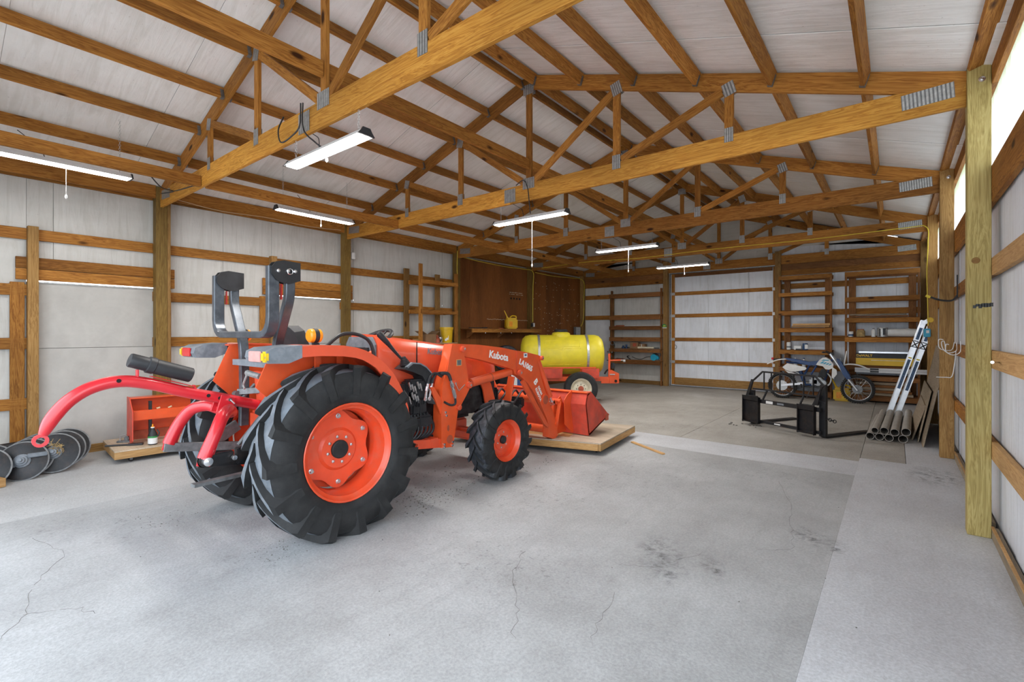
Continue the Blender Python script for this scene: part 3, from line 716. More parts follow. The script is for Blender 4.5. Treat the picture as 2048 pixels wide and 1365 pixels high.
# fenders
FT = [(-.42, 1.515), (-.25, 1.522), (-.06, 1.515), (.06, 1.495), (.14, 1.47), (.2, 1.44), (.28, 1.395), (.35, 1.335), (.42, 1.26), (.48, 1.17), (.535, 1.07), (.575, .96), (.59, .88)]
FB = [(-.42, 1.435), (-.25, 1.44), (-.06, 1.43), (.04, 1.415), (.11, 1.395), (.17, 1.365), (.235, 1.325), (.295, 1.265), (.355, 1.195), (.41, 1.11), (.465, 1.01), (.505, .92), (.53, .85)]
for s in (1, -1):
    f = MB().prism(FT+FB[::-1], (s*.80, 0, 0), (0, 1, 0), (0, 0, 1), s*.02)
    In = [(a, b-.014) for a, b in FT]
    f.prism(FT+In[::-1], (s*.40, 0, 0), (0, 1, 0), (0, 0, 1), s*.402)
    fe = f.build('fender', 'orange_hood', tr, ang=25)
    MB().prism(FT[:-1]+[(.50, .80), (.30, .66), (-.25, .9), (-.55, 1.2), (-.42, 1.5)], (s*.405, 0, 0), (0, 1, 0), (0, 0, 1), s*.01).box((s*.5, -.1, 1.36), (.012, .05, .28)).box((s*.5, .1, 1.36), (.012, .05, .28)).build('fender_wall', 'orange', fe)
    # tail light housing
    h = MB().prism([(-.40, 1.524), (-.40, 1.432), (-.50, 1.395), (-.64, 1.40), (-.665, 1.44), (-.655, 1.485), (-.60, 1.51)], (s*.50, 0, 0), (0, 1, 0), (0, 0, 1), s*.322).build('tail_light_housing', 'grey_plastic', fe)
    MB().box((s*.67, -.666, 1.447), (.19, .012, .075), bev=.006).build('tail_lens', 'pink_lens' if s > 0 else 'red_lens', h)
    MB().box((s*.795, -.652, 1.447), (.06, .045, .075), bev=.012).build('turn_lens', 'amber_dim', h)
    bp_ = thing_ = None
    be = MB().lathe([(.040, -.052), (.052, -.042), (.056, -.018), (.056, .018), (.052, .042), (.040, .052)], (s*.63, -.2, 1.592), (0, 1, 0), 24).build('beacon', 'amber_lens', fe)
    MB().lathe([(.058, -.017), (.058, .017)], (s*.63, -.2, 1.592), (0, 1, 0), 24).box((s*.63, -.2, 1.53), (.03, .03, .03)).build('beacon_ring', 'black_plastic', be)
# floor platform, seat, steering
MB().box((0, .52, .80), (.86, .55, .025), bev=.01).box((.46, .62, .72), (.16, .26, .02), bev=.005).build('platform', 'black_plastic', tr)
se = MB().box((0, .12, 1.18), (.46, .46, .12), bev=.05).build('seat', 'black_plastic', tr)
MB().prism([(-.22, 0), (.22, 0), (.235, .22), (.17, .40), (.08, .445), (-.08, .445), (-.17, .40), (-.235, .22)], (0, -.06, 1.22), (1, 0, 0), (0, -.16, 1), -.09).build('seat_back', 'black_plastic', tr)
MB().box((0, .14, 1.03), (.34, .36, .22), bev=.03).build('seat_base', 'black_plastic', tr)
sw = MB(); cw = Vector((0, .80, 1.545)); nx = Vector((0, -.5, .87)).normalized(); ux = Vector((1, 0, 0)); vx = nx.cross(ux)
sw.tube(arc3(cw, ux, vx, .195, 0, 2*PI, 32)[:-1], .020, 8, closed=True)
for k in range(3): a = PI/2+k*2*PI/3; sw.tube([cw-nx*.03, cw+(ux*math.cos(a)+vx*math.sin(a))*.19], .012, 6)
sw.tube([cw-nx*.02, cw-nx*.34], .035, 10)
sw.build('steering_wheel', 'black_plastic', tr)
hr = MB().tube(smooth([(.46, .0, 1.50), (.46, .14, 1.60), (.46, .30, 1.60), (.46, .42, 1.54), (.46, .47, 1.42), (.46, .47, 1.30)]), .016, 8).build('grab_rail', 'black_plastic', tr)
MB().tube(smooth([(-.46, .0, 1.50), (-.46, .14, 1.60), (-.46, .30, 1.60), (-.46, .42, 1.54), (-.46, .47, 1.42), (-.46, .47, 1.30)]), .016, 8).build('grab_rail', 'black_plastic', tr)
# hood: rings of a rounded box along the tractor
def hood():
    rings = [(.66, .27, 1.605, 1.10), (.72, .30, 1.600, 1.02), (.95, .315, 1.572, 1.0), (1.3, .315, 1.53, 1.02), (1.7, .31, 1.475, 1.04), (2.05, .30, 1.41, 1.08), (2.28, .285, 1.34, 1.10), (2.42, .25, 1.25, 1.10), (2.46, .22, 1.17, 1.10)]
    vs = []; n = 0
    for y, w, zt, zb in rings:
        h = zt-zb; P = [(-w, 0), (-w, .45*h), (-w*.98, .70*h), (-w*.86, .90*h), (-w*.6, .985*h), (0, h), (w*.6, .985*h), (w*.86, .90*h), (w*.98, .70*h), (w, .45*h), (w, 0)]
        n = len(P); vs += [(x, y, zb+z) for x, z in P]
    k = len(rings)
    fs = [(i*n+j, i*n+j+1, (i+1)*n+j+1, (i+1)*n+j) for i in range(k-1) for j in range(n-1)]
    fs += [tuple(range(n)), tuple((k-1)*n+j for j in reversed(range(n)))]
    return MB().add(vs, fs).build('hood', 'orange_hood', tr, ang=50)
ho = hood()
MB().prism([(-.235, 1.12), (.235, 1.12), (.245, 1.50), (.19, 1.575), (-.19, 1.575), (-.245, 1.50)], (0, .655, 0), (1, 0, 0), (0, 0, 1), .02).build('dash_panel', 'grey_plastic', ho)
MB().prism([(-.16, 1.30), (.16, 1.30), (.16, 1.47), (-.16, 1.47)], (0, .63, 0), (1, 0, 0), (0, 0, 1), .02).build('gauge_face', 'black_plastic', ho)
MB().ball((.2, .62, 1.42), .022).build('knob', 'orange', ho)
MB().box((.317, 1.10, 1.30), (.004, .012, .44)).build('panel_gap', 'dark_hole', ho)
text('lettering', 'Kubota', .085, 'grey_plastic', ho, (.3185, 1.24, 1.395), (0, 1, -.10), (0, .1, 1), .001, .002)
for s in (1, -1):
    MB().prism([(1.72, 1.31), (2.12, 1.285), (2.22, 1.10), (2.29, .98), (2.36, .80), (2.34, .72), (2.20, .72), (2.145, .93), (2.06, 1.08), (1.95, 1.13), (1.72, 1.13)], (s*.285, 0, 0), (0, 1, 0), (0, 0, 1), s*.018).build('hood_side_panel', 'orange', ho)
    MB().prism([(1.0, 1.10), (1.72, 1.12), (1.95, 1.12), (2.06, 1.06), (2.14, .92), (2.18, .74), (2.0, .66), (1.0, .75)], (s*.25, 0, 0), (0, 1, 0), (0, 0, 1), s*.01).build('engine_screen', 'engine', ho)
MB().box((0, 2.34, 1.0), (.50, .22, .52), bev=.04).build('front_grille', 'black_plastic', ho)
MB().box((0, 2.30, .68), (.46, .30, .10), bev=.02).box((0, 2.48, .80), (.5, .06, .24), bev=.02).build('front_weight_bracket', 'engine', tr)
# loader
for s in (1, -1):
    X = s*.53; d = -s
    def pr_(pts, t=.10, x=None): return MB().prism(pts, (X if x is None else x, 0, 0), (0, 1, 0), (0, 0, 1), -s*t if s > 0 else -s*t)
    boom = pr_([(1.43, 1.50), (1.825, 1.482), (2.212, 1.442), (2.524, 1.394), (2.56, 1.392), (2.737, 1.367), (2.985, 1.322), (3.03, 1.30), (3.03, 1.26), (2.96, 1.236), (3.05, 1.0), (3.11, .879), (3.32, .534), (3.425, .32), (3.44, .19), (3.39, .165), (3.33, .16), (3.206, .205), (3.215, .36), (3.17, .46), (2.99, .72), (2.745, .97), (2.675, 1.02), (2.584, 1.072), (2.47, 1.11), (2.451, 1.164), (2.078, 1.259), (1.825, 1.317), (1.56, 1.365), (1.45, 1.39)], .095).build('loader_boom', 'orange', tr)
    MB().prism([(2.50, 1.115), (2.506, 1.39), (2.514, 1.39), (2.508, 1.11)], (X+s*.001, 0, 0), (0, 1, 0), (0, 0, 1), s*.003).build('weld_seam', 'orange_worn', boom)
    lk = MB().prism([(2.61, 1.0), (2.66, 1.025), (2.70, .99), (2.79, .88), (3.205, .37), (3.19, .34), (3.10, .40), (2.66, .935)], (X+s*.004, 0, 0), (0, 1, 0), (0, 0, 1), -s*.03).build('hose_guard', 'orange', boom)
    MB().tube(smooth([(X-s*.03, 2.62, 1.02), (X-s*.03, 2.82, .86), (X-s*.03, 3.05, .58), (X-s*.03, 3.2, .40)]), .010, 6).tube(smooth([(X-s*.05, 2.70, 1.02), (X-s*.05, 2.86, .86), (X-s*.05, 3.08, .60)]), .008, 6).build('hydraulic_line', 'black_plastic', boom)
    MB().lathe([(.075, s*.012), (.075, -s*.11)], (X, 3.125, .722), (1, 0, 0), 24).build('tube_end', 'orange', boom)
    MB().lathe([(.060, s*.014), (.060, s*.010)], (X, 3.125, .722), (1, 0, 0), 24).build('tube_hole', 'rust_red', boom)
    # mast
    mast = pr_([(1.345, 1.333), (1.388, 1.495), (1.50, 1.498), (1.53, 1.48), (1.585, 1.335), (1.637, 1.10), (1.652, 1.0), (1.60, .93), (1.475, .78), (1.435, .57), (1.40, .41), (1.234, .428), (1.234, .80), (1.244, .914), (1.25, 1.072), (1.328, 1.258)], .012, X+s*.012).build('loader_mast', 'orange', tr)
    MB().prism([(1.345, 1.333), (1.388, 1.495), (1.42, 1.495), (1.28, 1.08), (1.27, .43), (1.234, .428), (1.234, .80), (1.25, 1.072)], (X-s*.11, 0, 0), (0, 1, 0), (0, 0, 1), s*.11).prism([(1.36, 1.40), (1.39, 1.495), (1.50, 1.498), (1.585, 1.335), (1.637, 1.10), (1.652, 1.0), (1.475, .78), (1.30, .8)], (X-s*.115, 0, 0), (0, 1, 0), (0, 0, 1), s*.012).build('mast_inner', 'orange', mast)
    MB().prism(circ(1.352, .50, .044, 24), (X+s*.013, 0, 0), (0, 1, 0), (0, 0, 1), s*.002).build('mast_hole', 'rust_red', mast)
    MB().prism([(1.315, .64), (1.33, .655), (1.345, .64), (1.345, .60), (1.33, .585), (1.315, .60)], (X+s*.013, 0, 0), (0, 1, 0), (0, 0, 1), s*.002).build('mast_slot', 'rust_red', mast)
    pin = MB()
    for y, z, r in ((1.535, 1.442, .034), (1.635, 1.044, .034), (2.54, 1.125, .034), (3.015, 1.285, .03), (1.40, 1.08, .034), (1.475, .82, .03)):
        pin.lathe([(r, 0), (r, s*.03), (r*.6, s*.034)], (X+s*.012, y, z), (1, 0, 0), 18)
    pin.build('pin_boss', 'orange_hood', boom)
    pb = MB()
    for y, z in ((1.548, 1.442), (1.648, 1.044), (2.553, 1.122), (3.02, 1.285), (1.41, 1.08), (1.27, .43), (1.27, .46), (1.385, .43), (1.39, .465), (1.287, .79), (1.30, .755)):
        pb.lathe([(.013, 0), (.013, s*.012), (.004, s*.014)], (X+s*.034 if z > .8 else X+s*.012, y, z), (1, 0, 0), 8)
    pb.tube([(X+s*.05, 1.40, 1.08), (X+s*.05, 1.45, 1.0), (X+s*.05, 1.54, 1.06)], .005, 5).build('bolt', 'zinc', boom)
    # lift cylinder
    cy = MB().lathe([(.05, 0), (.05, .70), (.046, .705)], (X-s*.05, 1.73, 1.055), Vector((0, .73, .085)), 20).build('lift_cylinder', 'orange', tr)
    MB().lathe([(.022, 0), (.022, .12)], (X-s*.05, 1.63, 1.045), Vector((0, .73, .085)), 12).build('cylinder_rod', 'zinc', cy)
    MB().lathe([(.0515, .33), (.0515, .345)], (X-s*.05, 1.73, 1.055), Vector((0, .73, .085)), 20).build('cylinder_band', 'rust_red', cy)
    # bucket cylinder and links
    a, b_ = Vector((X-s*.045, 3.0, 1.27)), Vector((X-s*.045, 3.30, .745))
    bc = MB().tube([a, b_], .043, 16).tube([a-Vector((0, .02, -.03)), a], .03, 10).build('bucket_cylinder', 'orange', tr)
    MB().tube([b_, b_+Vector((0, .055, -.09))], .02, 10).lathe([(.034, -.03), (.034, .03)], b_+Vector((0, .06, -.095)), (1, 0, 0), 14).build('cylinder_rod', 'zinc', bc)
    MB().bar((X-s*.0, 3.49, .665), (X-s*.0, 3.40, .36), .02, .055, up=(1, 0, 0)).bar((X-s*.09, 3.49, .665), (X-s*.09, 3.40, .36), .02, .055, up=(1, 0, 0)).lathe([(.03, .02), (.03, -.12)], (X, 3.49, .665), (s, 0, 0), 14).lathe([(.03, .02), (.03, -.12)], (X, 3.40, .36), (s, 0, 0), 14).bar((X-s*.045, 3.36, .67), (X-s*.045, 3.60, .60), .06, .05).build('bucket_link', 'orange', bc)
    # brace and side rail
    MB().prism([(1.10, 1.065), (1.145, 1.065), (1.31, .84), (1.30, .76), (1.24, .76)], (X, 0, 0), (0, 1, 0), (0, 0, 1), -s*.02).build('brace', 'orange', mast)
    MB().prism([(.85, .566), (1.40, .50), (1.40, .41), (.914, .472), (.935, .515)], (X-s*.002, 0, 0), (0, 1, 0), (0, 0, 1), -s*.03).box((s*.40, 1.15, .50), (.26, .10, .08)).build('side_frame', 'orange_rim', tr)
    if s > 0:
        text('lettering', 'Kubota', .118, 'white_ink', boom, (X+.0015, 1.985, 1.336), (0, .985, -.167), (0, .167, .985), .001, .0035, sx=1.02)
        text('lettering', 'LA1065', .094, 'white_ink', boom, (X+.0015, 2.552, 1.236), (0, .92, -.40), (0, .40, .92), .001, .0045, sx=1.0)
        dr = Vector((0, .56, -.83)).normalized(); du = Vector((0, .83, .56)).normalized()
        text('lettering', 'B', .115, 'white_ink', boom, Vector((X+.0015, 2.865, .985)), dr, du, .001, .004)
        text('lettering', 'DEAN', .052, 'white_ink', boom, Vector((X+.0015, 2.955, .905)), dr, du, .001, .002)
        text('lettering', 'KUBOTA', .052, 'white_ink', boom, Vector((X+.0015, 2.90, .885)), dr, du, .001, .002)
        st_ = MB().box((X+.0015, 2.69, 1.332), (.002, .075, .055)); st_.build('decal', 'white_plastic', boom)
        MB().box((X+.003, 2.69, 1.335), (.002, .04, .02)).build('decal_mark', 'blue_plastic', boom)
        MB().box((X+.0135, 1.489, 1.297), (.002, .074, .066)).build('decal_border', 'pine_pale', mast)
        MB().box((X+.0145, 1.489, 1.297), (.002, .062, .054)).build('decal', 'galv_dark', mast)
        MB().bar((X-.055, 1.388, 1.45), (X-.055, 1.372, 1.39), .06, .002, up=(0, -1, .3)).build('decal', 'galv', mast)
        MB().bar((X-.055, 1.322, 1.235), (X-.055, 1.285, 1.13), .05, .003, up=(0, -1, .35)).build('decal', 'white_plastic', mast)
MB().lathe([(.06, -.52), (.06, .52)], (0, 3.125, .722), (1, 0, 0), 24).lathe([(.055, -.44), (.055, .44)], (0, 3.25, .30), (1, 0, 0), 20).build('cross_tube', 'orange', tr)
MB().bar((.36, 2.62, 1.06), (.33, 2.55, .62), .02, .10, up=(1, 0, 0)).build('guard_strap', 'orange', tr)
MB().box((0, 1.32, .62), (.9, .14, .06)).build('mast_crossmember', 'orange', tr)
hs = MB()
for k in range(4):
    x = -.1+.12*k; hs.tube(smooth([(x, 3.05, .78), (x+.02, 2.95, .84), (x+.05, 2.8, .76), (x, 2.7, .62)]), .014, 6)
hs.box((.18, 2.95, .68), (.22, .10, .14), bev=.02); hs.build('hose_bundle', 'black_plastic', tr)
# bucket
BW = .845
bp = [(4.33, .375), (3.75, .178), (3.665, .62), (3.705, .755), (3.80, .79)]
bi = [(3.80, .77), (3.72, .742), (3.682, .625), (3.765, .205), (4.32, .392)]
bk = MB().prism(bp+bi, (-BW, 0, 0), (0, 1, 0), (0, 0, 1), 2*BW)
side = [(4.345, .395), (4.24, .345), (3.75, .178), (3.665, .62), (3.705, .755), (3.80, .795)]
for s in (1, -1): bk.prism(side, (s*BW, 0, 0), (0, 1, 0), (0, 0, 1), -s*.012)
bu = bk.build('bucket', 'orange_worn', tr, ang=20)
MB().box((0, 3.745, .778), (2*BW+.01, .11, .014), bev=.003).build('bucket_top_lip', 'orange', bu)
MB().prism([(4.36, .40), (4.20, .338), (4.20, .330), (4.36, .39)], (-BW, 0, 0), (0, 1, 0), (0, 0, 1), 2*BW).build('cutting_edge', 'rust_red', bu)
for s in (1, -1):
    MB().prism([(3.60, .76), (3.70, .80), (3.71, .77), (3.66, .62), (3.745, .20), (3.70, .20), (3.52, .34), (3.50, .68)], (s*.60, 0, 0), (0, 1, 0), (0, 0, 1), -s*.012).prism([(3.60, .72), (3.66, .62), (3.745, .20), (3.46, .19), (3.40, .24), (3.44, .62)], (s*.47, 0, 0), (0, 1, 0), (0, 0, 1), -s*.012).build('bucket_hook', 'orange', bu)
    MB().box((s*BW, 4.28, .37), (.02, .09, .10), bev=.004).build('wear_tooth', 'rust_red', bu)
# right-hand console, valve and hoses
co = MB().prism([(.80, 1.262), (.90, 1.322), (1.0, 1.31), (1.08, 1.27), (1.155, 1.20), (1.15, 1.10), (1.09, 1.09), (1.03, 1.18), (.92, 1.225)], (.33, 0, 0), (0, 1, 0), (0, 0, 1), .16).build('control_console', 'black_plastic', tr)
MB().prism([(.83, 1.284), (.90, 1.326), (1.0, 1.314), (1.08, 1.274), (1.15, 1.21), (1.145, 1.20), (1.075, 1.262), (1.0, 1.30), (.905, 1.312), (.84, 1.27)], (.46, 0, 0), (0, 1, 0), (0, 0, 1), .034).build('console_trim', 'grey_plastic', co)
gb = MB()
for k in range(5): gb.lathe([(.052-.007*k, 0), (.052-.007*k, .012), (.046-.007*k, .014)], Vector((.41, .87, 1.305))+Vector((0, -.3, .95))*.016*k, (0, -.3, .95), 16)
gb.build('gaiter', 'black_plastic', co)
js = MB().tube([(.41, .86, 1.33), (.41, .74, 1.44), (.41, .665, 1.515)], [.011, .016, .022], 10).build('joystick', 'black_plastic', co)
MB().tube([(.41, .672, 1.508), (.41, .64, 1.538), (.41, .575, 1.60), (.41, .555, 1.618)], [.022, .026, .032, .020], 12).build('joystick_grip', 'black_plastic', js)
va = MB()
va.box((.40, 1.0, 1.05), (.14, .22, .20), bev=.02).box((.40, 1.02, .86), (.12, .20, .14), bev=.02).box((.40, .9, 1.0), (.10, .12, .26), bev=.02).box((.38, 1.05, .72), (.2, .26, .12), bev=.02)
for k in range(14): va.box((.47, .88+.03*(k % 7), .92+.14*(k//7)+R.uniform(-.02, .02)), (.03, .022, .05), bev=.006)
va.build('control_valve', 'black_plastic', tr)
fi = MB()
for k in range(9):
    y = .86+.035*(k % 5); z = 1.13-.10*(k//5)-.02*(k % 3)
    fi.tube([(.48, y, z), (.485, y+.012, z-.045)], .011, 6).tube([(.485, y+.012, z-.045), (.488, y+.02, z-.075)], .008, 6)
for y in (1.06, 1.115): fi.tube([(.50, y+.03, 1.10), (.50, y, .99), (.50, y-.01, .93)], .014, 8).tube([(.50, y+.022, 1.07), (.50, y+.01, 1.03)], .018, 6).tube([(.50, y-.004, .96), (.50, y-.01, .935)], .019, 6)
fi.tube([(.575, 1.335, 1.12), (.575, 1.40, .93)], .016, 8).tube([(.575, 1.345, 1.09), (.575, 1.36, 1.05)], .022, 6).tube([(.575, 1.37, 1.02), (.575, 1.395, .945)], .021, 6)
fi.build('hose_fitting', 'zinc', tr)
ho2 = MB()
for y in (1.09, 1.145): ho2.tube(smooth([(.50, y, 1.10), (.50, y+.03, 1.17), (.50, y+.10, 1.20), (.52, y+.17, 1.16)]), .013, 8)
ho2.tube(smooth([(.54, 1.22, 1.20), (.57, 1.30, 1.19), (.575, 1.335, 1.12)]), .018, 8)
ho2.tube(smooth([(.575, 1.40, .93), (.575, 1.40, .87), (.56, 1.35, .86), (.54, 1.27, .90)]), .012, 8)
for k in range(6): ho2.tube(smooth([(.44, .92+.04*k, .80), (.46, .95+.05*k, .66), (.44, .90+.05*k, .56), (.40, .80+.02*k, .52)]), .014, 7)
ho2.tube([(.50, .99, .95), (.50, .995, .62)], .006, 6)
ho2.build('hydraulic_hose', 'black_plastic', tr)
MB().box((.44, 1.16, .93), (.13, .13, .004), Quaternion((1, 0, 0), -.9)).build('bracket_plate', 'galv', tr)
# folded roll bar
rops = None
for s in (1, -1):
    po_ = MB().tube(smooth([(s*.31, -.34, .80), (s*.30, -.34, 1.05), (s*.30, -.34, 1.30), (s*.32, -.34, 1.52), (s*.42, -.34, 1.72), (s*.50, -.34, 1.88), (s*.51, -.34, 2.02), (s*.51, -.34, 2.10)], 5), .03, sq=(.026, .036, .006), up0=(0, 1, 0)).build('roll_bar_post', 'rops_grey', tr)
    for q in (-1, 1):
        MB().prism([(-.27, 2.02), (-.27, 2.16), (-.40, 2.17), (-.46, 2.155), (-.495, 2.11), (-.495, 2.06), (-.46, 2.015), (-.42, 2.0), (-.36, 1.99)], (s*.51+q*.036-.004, 0, 0), (0, 1, 0), (0, 0, 1), .008).build('pivot_plate', 'black_paint', po_)
    z_ = MB()
    for y, z in ((-.45, 2.085), (-.375, 2.09), (-.32, 2.09)): z_.lathe([(.014, 0), (.014, s*.018), (.006, s*.022)], (s*.55, y, z), (1, 0, 0), 8)
    z_.tube(arc3((s*.565, -.36, 2.085), (0, 1, 0), (0, 0, 1), .022, 0, 2*PI, 8)[:-1], .004, 5, closed=True).build('lock_pin', 'zinc', po_)
    MB().box((s*.51, -.405, 1.93), (.03, .006, .12)).build('reflector', 'red_lens', po_)
hoop = [(-.51, -.47, 2.12), (-.51, -.47, 1.80)]+[(-.51+.13-.13*math.cos(a), -.47, 1.73-.13*math.sin(a)) for a in (0, .39, .79, 1.18, 1.57)]
hoop += [(-x, y, z) for x, y, z in reversed(hoop)]
MB().tube(hoop, .03, sq=(.027, .042, .006), up0=(0, 1, 0)).build('roll_bar_hoop', 'rops_grey', tr)
MB().box((.51, -.50, 1.98), (.045, .006, .09)).box((-.51, -.50, 1.99), (.045, .02, .04)).build('label_plate', 'zinc', tr)
MB().bar((-.34, -.38, 1.36), (.34, -.38, 1.36), .08, .05).build('roll_bar_brace', 'grey_plastic', tr)
# rear hitch
MB().prism([(-.20, 1.28), (.20, 1.28), (.12, .92), (-.12, .92)], (0, -.30, 0), (1, 0, 0), (0, 0, 1), -.02).box((0, -.33, .80), (.30, .06, .3), bev=.02).build('rear_cover', 'orange_rim', tr)
for s in (1, -1):
    hi = MB().bar((s*.32, -.20, .60), (s*.36, -.92, .70), .03, .07).bar((s*.355, -.58, .675), (s*.38, -.36, .80), .025, .10)
    if s > 0: hi.box((.36, -.62, .70), (.07, .10, .12), bev=.008).box((.36, -.80, .705), (.05, .22, .085), bev=.008).lathe([(.045, -.03), (.045, .03)], (.37, -.88, .71), (1, 0, 0), 18)
    hi.build('lower_link', 'black_worn' if s > 0 else 'galv_dark', tr)
MB().lathe([(.05, -.012), (.03, -.012), (.03, .05), (.0, .055)], (.395, -.88, .71), (1, 0, 0), 18).lathe([(.018, 0), (.018, .03), (.004, .032)], (.395, -.70, .70), (1, 0, 0), 8).lathe([(.03, -.012), (.03, .03), (.0, .035)], (-.41, -.84, .72), (-1, 0, 0), 14).build('link_ball', 'zinc', tr)
MB().tube([(.28, -.62, .76), (.26, -.40, 1.0), (.25, -.27, 1.16)], [.014, .02, .016], 10).tube([(-.28, -.62, .76), (-.25, -.27, 1.16)], [.014, .016], 10).tube([(.16, -.30, 1.13), (.34, -.32, 1.14)], .026, 10).build('lift_rod', 'galv_dark', tr)
for s in (1, -1): MB().bar((s*.10, -.28, 1.12), (s*.30, -.38, 1.10), .05, .05).lathe([(.03, 0), (.03, .06)], (s*.27, -.40, 1.08), (s, 0, 0), 12).build('lift_arm', 'galv_dark', tr)
MB().bar((.14, -.25, .50), (.20, -.90, .50), .06, .025).build('drawbar', 'galv_dark', tr)
MB().tube([(-.04, -.42, 1.28), (.2, -.42, 1.26)], .025, 8).tube(smooth([(.0, -.44, 1.27), (-.02, -.45, 1.22), (-.05, -.45, 1.18), (-.02, -.45, 1.15)]), .008, 5).build('remote_coupler', 'galv', tr)
# ---------------------------------------------------------------- post hole digger boom on the hitch
ph = thing('digger_boom', 'curved red tube boom with an eye at its tip, reaching back from the tractor hitch', 'boom', (-4.2, 2.19, 0))
cl = smooth([(0, -.28, .985), (0, -.62, 1.09), (0, -.86, 1.16), (0, -1.10, 1.245), (0, -1.27, 1.278), (0, -1.42, 1.25), (0, -1.535, 1.175), (0, -1.615, 1.07), (0, -1.66, .968)], 5)
MB().tube(cl, [.042]*(len(cl)-6)+[.041, .040, .037, .033, .029, .024], 16).build('boom_tube', 'boom_red', ph)
MB().lathe([(.040, -.012), (.040, .012), (.022, .012), (.022, -.012)], (0, -1.672, .935), (1, 0, 0), 22, loop=True).build('eye_ring', 'boom_red', ph)
bh = MB()
for y, z in ((-1.29, 1.285), (-.74, 1.128), (-.66, 1.10)): bh.prism(circ(y, z, .014, 12), (.042, 0, 0), (0, 1, 0), (0, 0, 1), .002)
tag(bh.build('tube_hole', 'dark_hole', ph), kind='stuff')
for s in (1, -1):
    yk = smooth([(s*.10, -.60, .99), (s*.20, -.66, 1.02), (s*.30, -.74, .99), (s*.355, -.80, .90), (s*.37, -.85, .80), (s*.37, -.885, .72)], 5)
    MB().tube(yk, [.046]*(len(yk)-4)+[.046, .046, .045, .044], 14).prism([(-.80, .80), (-.85, .66), (-.93, .68), (-.90, .80)], (s*.37-.01, 0, 0), (0, 1, 0), (0, 0, 1), .02).build('yoke_arm', 'boom_red', ph)
MB().bar((.05, -.60, 1.11), (.06, -.64, .98), .02, .11, up=(0, 1, 0)).bar((-.05, -.60, 1.11), (-.06, -.64, .98), .02, .11, up=(0, 1, 0)).bar((-.16, -.62, 1.0), (.16, -.62, 1.0), .07, .05).build('yoke_bracket', 'boom_red', ph)
MB().tube([(-.08, -.60, 1.085), (.085, -.60, 1.085)], .014, 10).tube([(.08, -.60, 1.085), (.085, -.57, 1.05)], .007, 6).build('pivot_pin', 'zinc', ph)
ax = Vector((0, .335, -.118)).normalized(); c0 = Vector((0, -1.225, 1.425))
ca = MB().lathe([(.0, 0), (.046, .002), (.050, .01), (.050, .11), (.060, .115), (.060, .155), (.055, .16), (.055, .40), (.050, .405), (0, .405)], c0, ax, 24, cap=False).build('manual_canister', 'black_plastic', ph)
MB().bar(c0+ax*.13+Vector((0, 0, -.08)), c0+ax*.42+Vector((0, 0, -.08)), .05, .006).bar(c0+ax*.05+Vector((0, 0, -.055)), c0+ax*.05+Vector((0, -.0, -.12)), .04, .012, up=(0, 1, 0)).bar(c0+ax*.42+Vector((0, 0, -.07)), c0+ax*.44+Vector((0, 0, -.12)), .04, .012, up=(0, 1, 0)).build('canister_bracket', 'boom_red', ca)

# ---------------------------------------------------------------- wheeled platforms (dollies)
def dolly(label, pts, zt, casters, cleats=()):
    cx = sum(p[0] for p in pts)/4; cy = sum(p[1] for p in pts)/4
    t = thing('wheeled_platform', label, 'platform', (cx, cy, 0), 0)
    P = [Vector((p[0]-cx, p[1]-cy, 0)) for p in pts]
    MB().prism([(p.x, p.y) for p in P], (0, 0, zt-.016), (1, 0, 0), (0, 1, 0), .016).build('plywood_top', 'ply', t)
    for i in range(4):
        a, b = P[i], P[(i+1) % 4]; d = (b-a).normalized(); n_ = Vector((-d.y, d.x, 0))
        board('edge_board', t, a+n_*.02+Vector((0, 0, zt-.016-.045)), b+n_*.02-d*.04+Vector((0, 0, zt-.016-.045)), .038, .088, 'pine_pale')
    for x, y in casters:
        q = Vector((x-cx, y-cy, 0))
        c_ = MB().lathe([(.024, -.012), (.028, -.008), (.028, .008), (.024, .012)], q+Vector((0, 0, .028)), (1, .3, 0), 16).build('caster', 'rubber', t)
        MB().box(q+Vector((0, 0, zt-.11)), (.05, .05, .004)).box(q+Vector((.018, 0, .045)), (.004, .03, .05)).box(q+Vector((-.018, 0, .045)), (.004, .03, .05)).build('caster_fork', 'galv_dark', c_)
    return t
ZD = .165
d1_ = dolly('plywood-topped platform on casters under the loader bucket', [(-5.2, 5.02), (-3.02, 5.66), (-3.19, 7.10), (-5.35, 6.6)], ZD, [(-3.16, 5.80), (-3.3, 6.95), (-5.1, 5.3), (-5.15, 6.4)])
MB().box((.15, -.30, ZD-.001), (.9, .35, .006), Quaternion((0, 0, 1), .28)).build('patch_sheet', 'pine_pale', d1_)
d2_ = dolly('low wooden platform on casters by the left wall, holding an orange box blade', [(-7.45, 1.57), (-7.37, 2.80), (-8.34, 2.86), (-8.36, 1.64)], ZD, [(-7.53, 1.75), (-7.48, 2.6), (-8.2, 2.6), (-8.25, 1.80)])

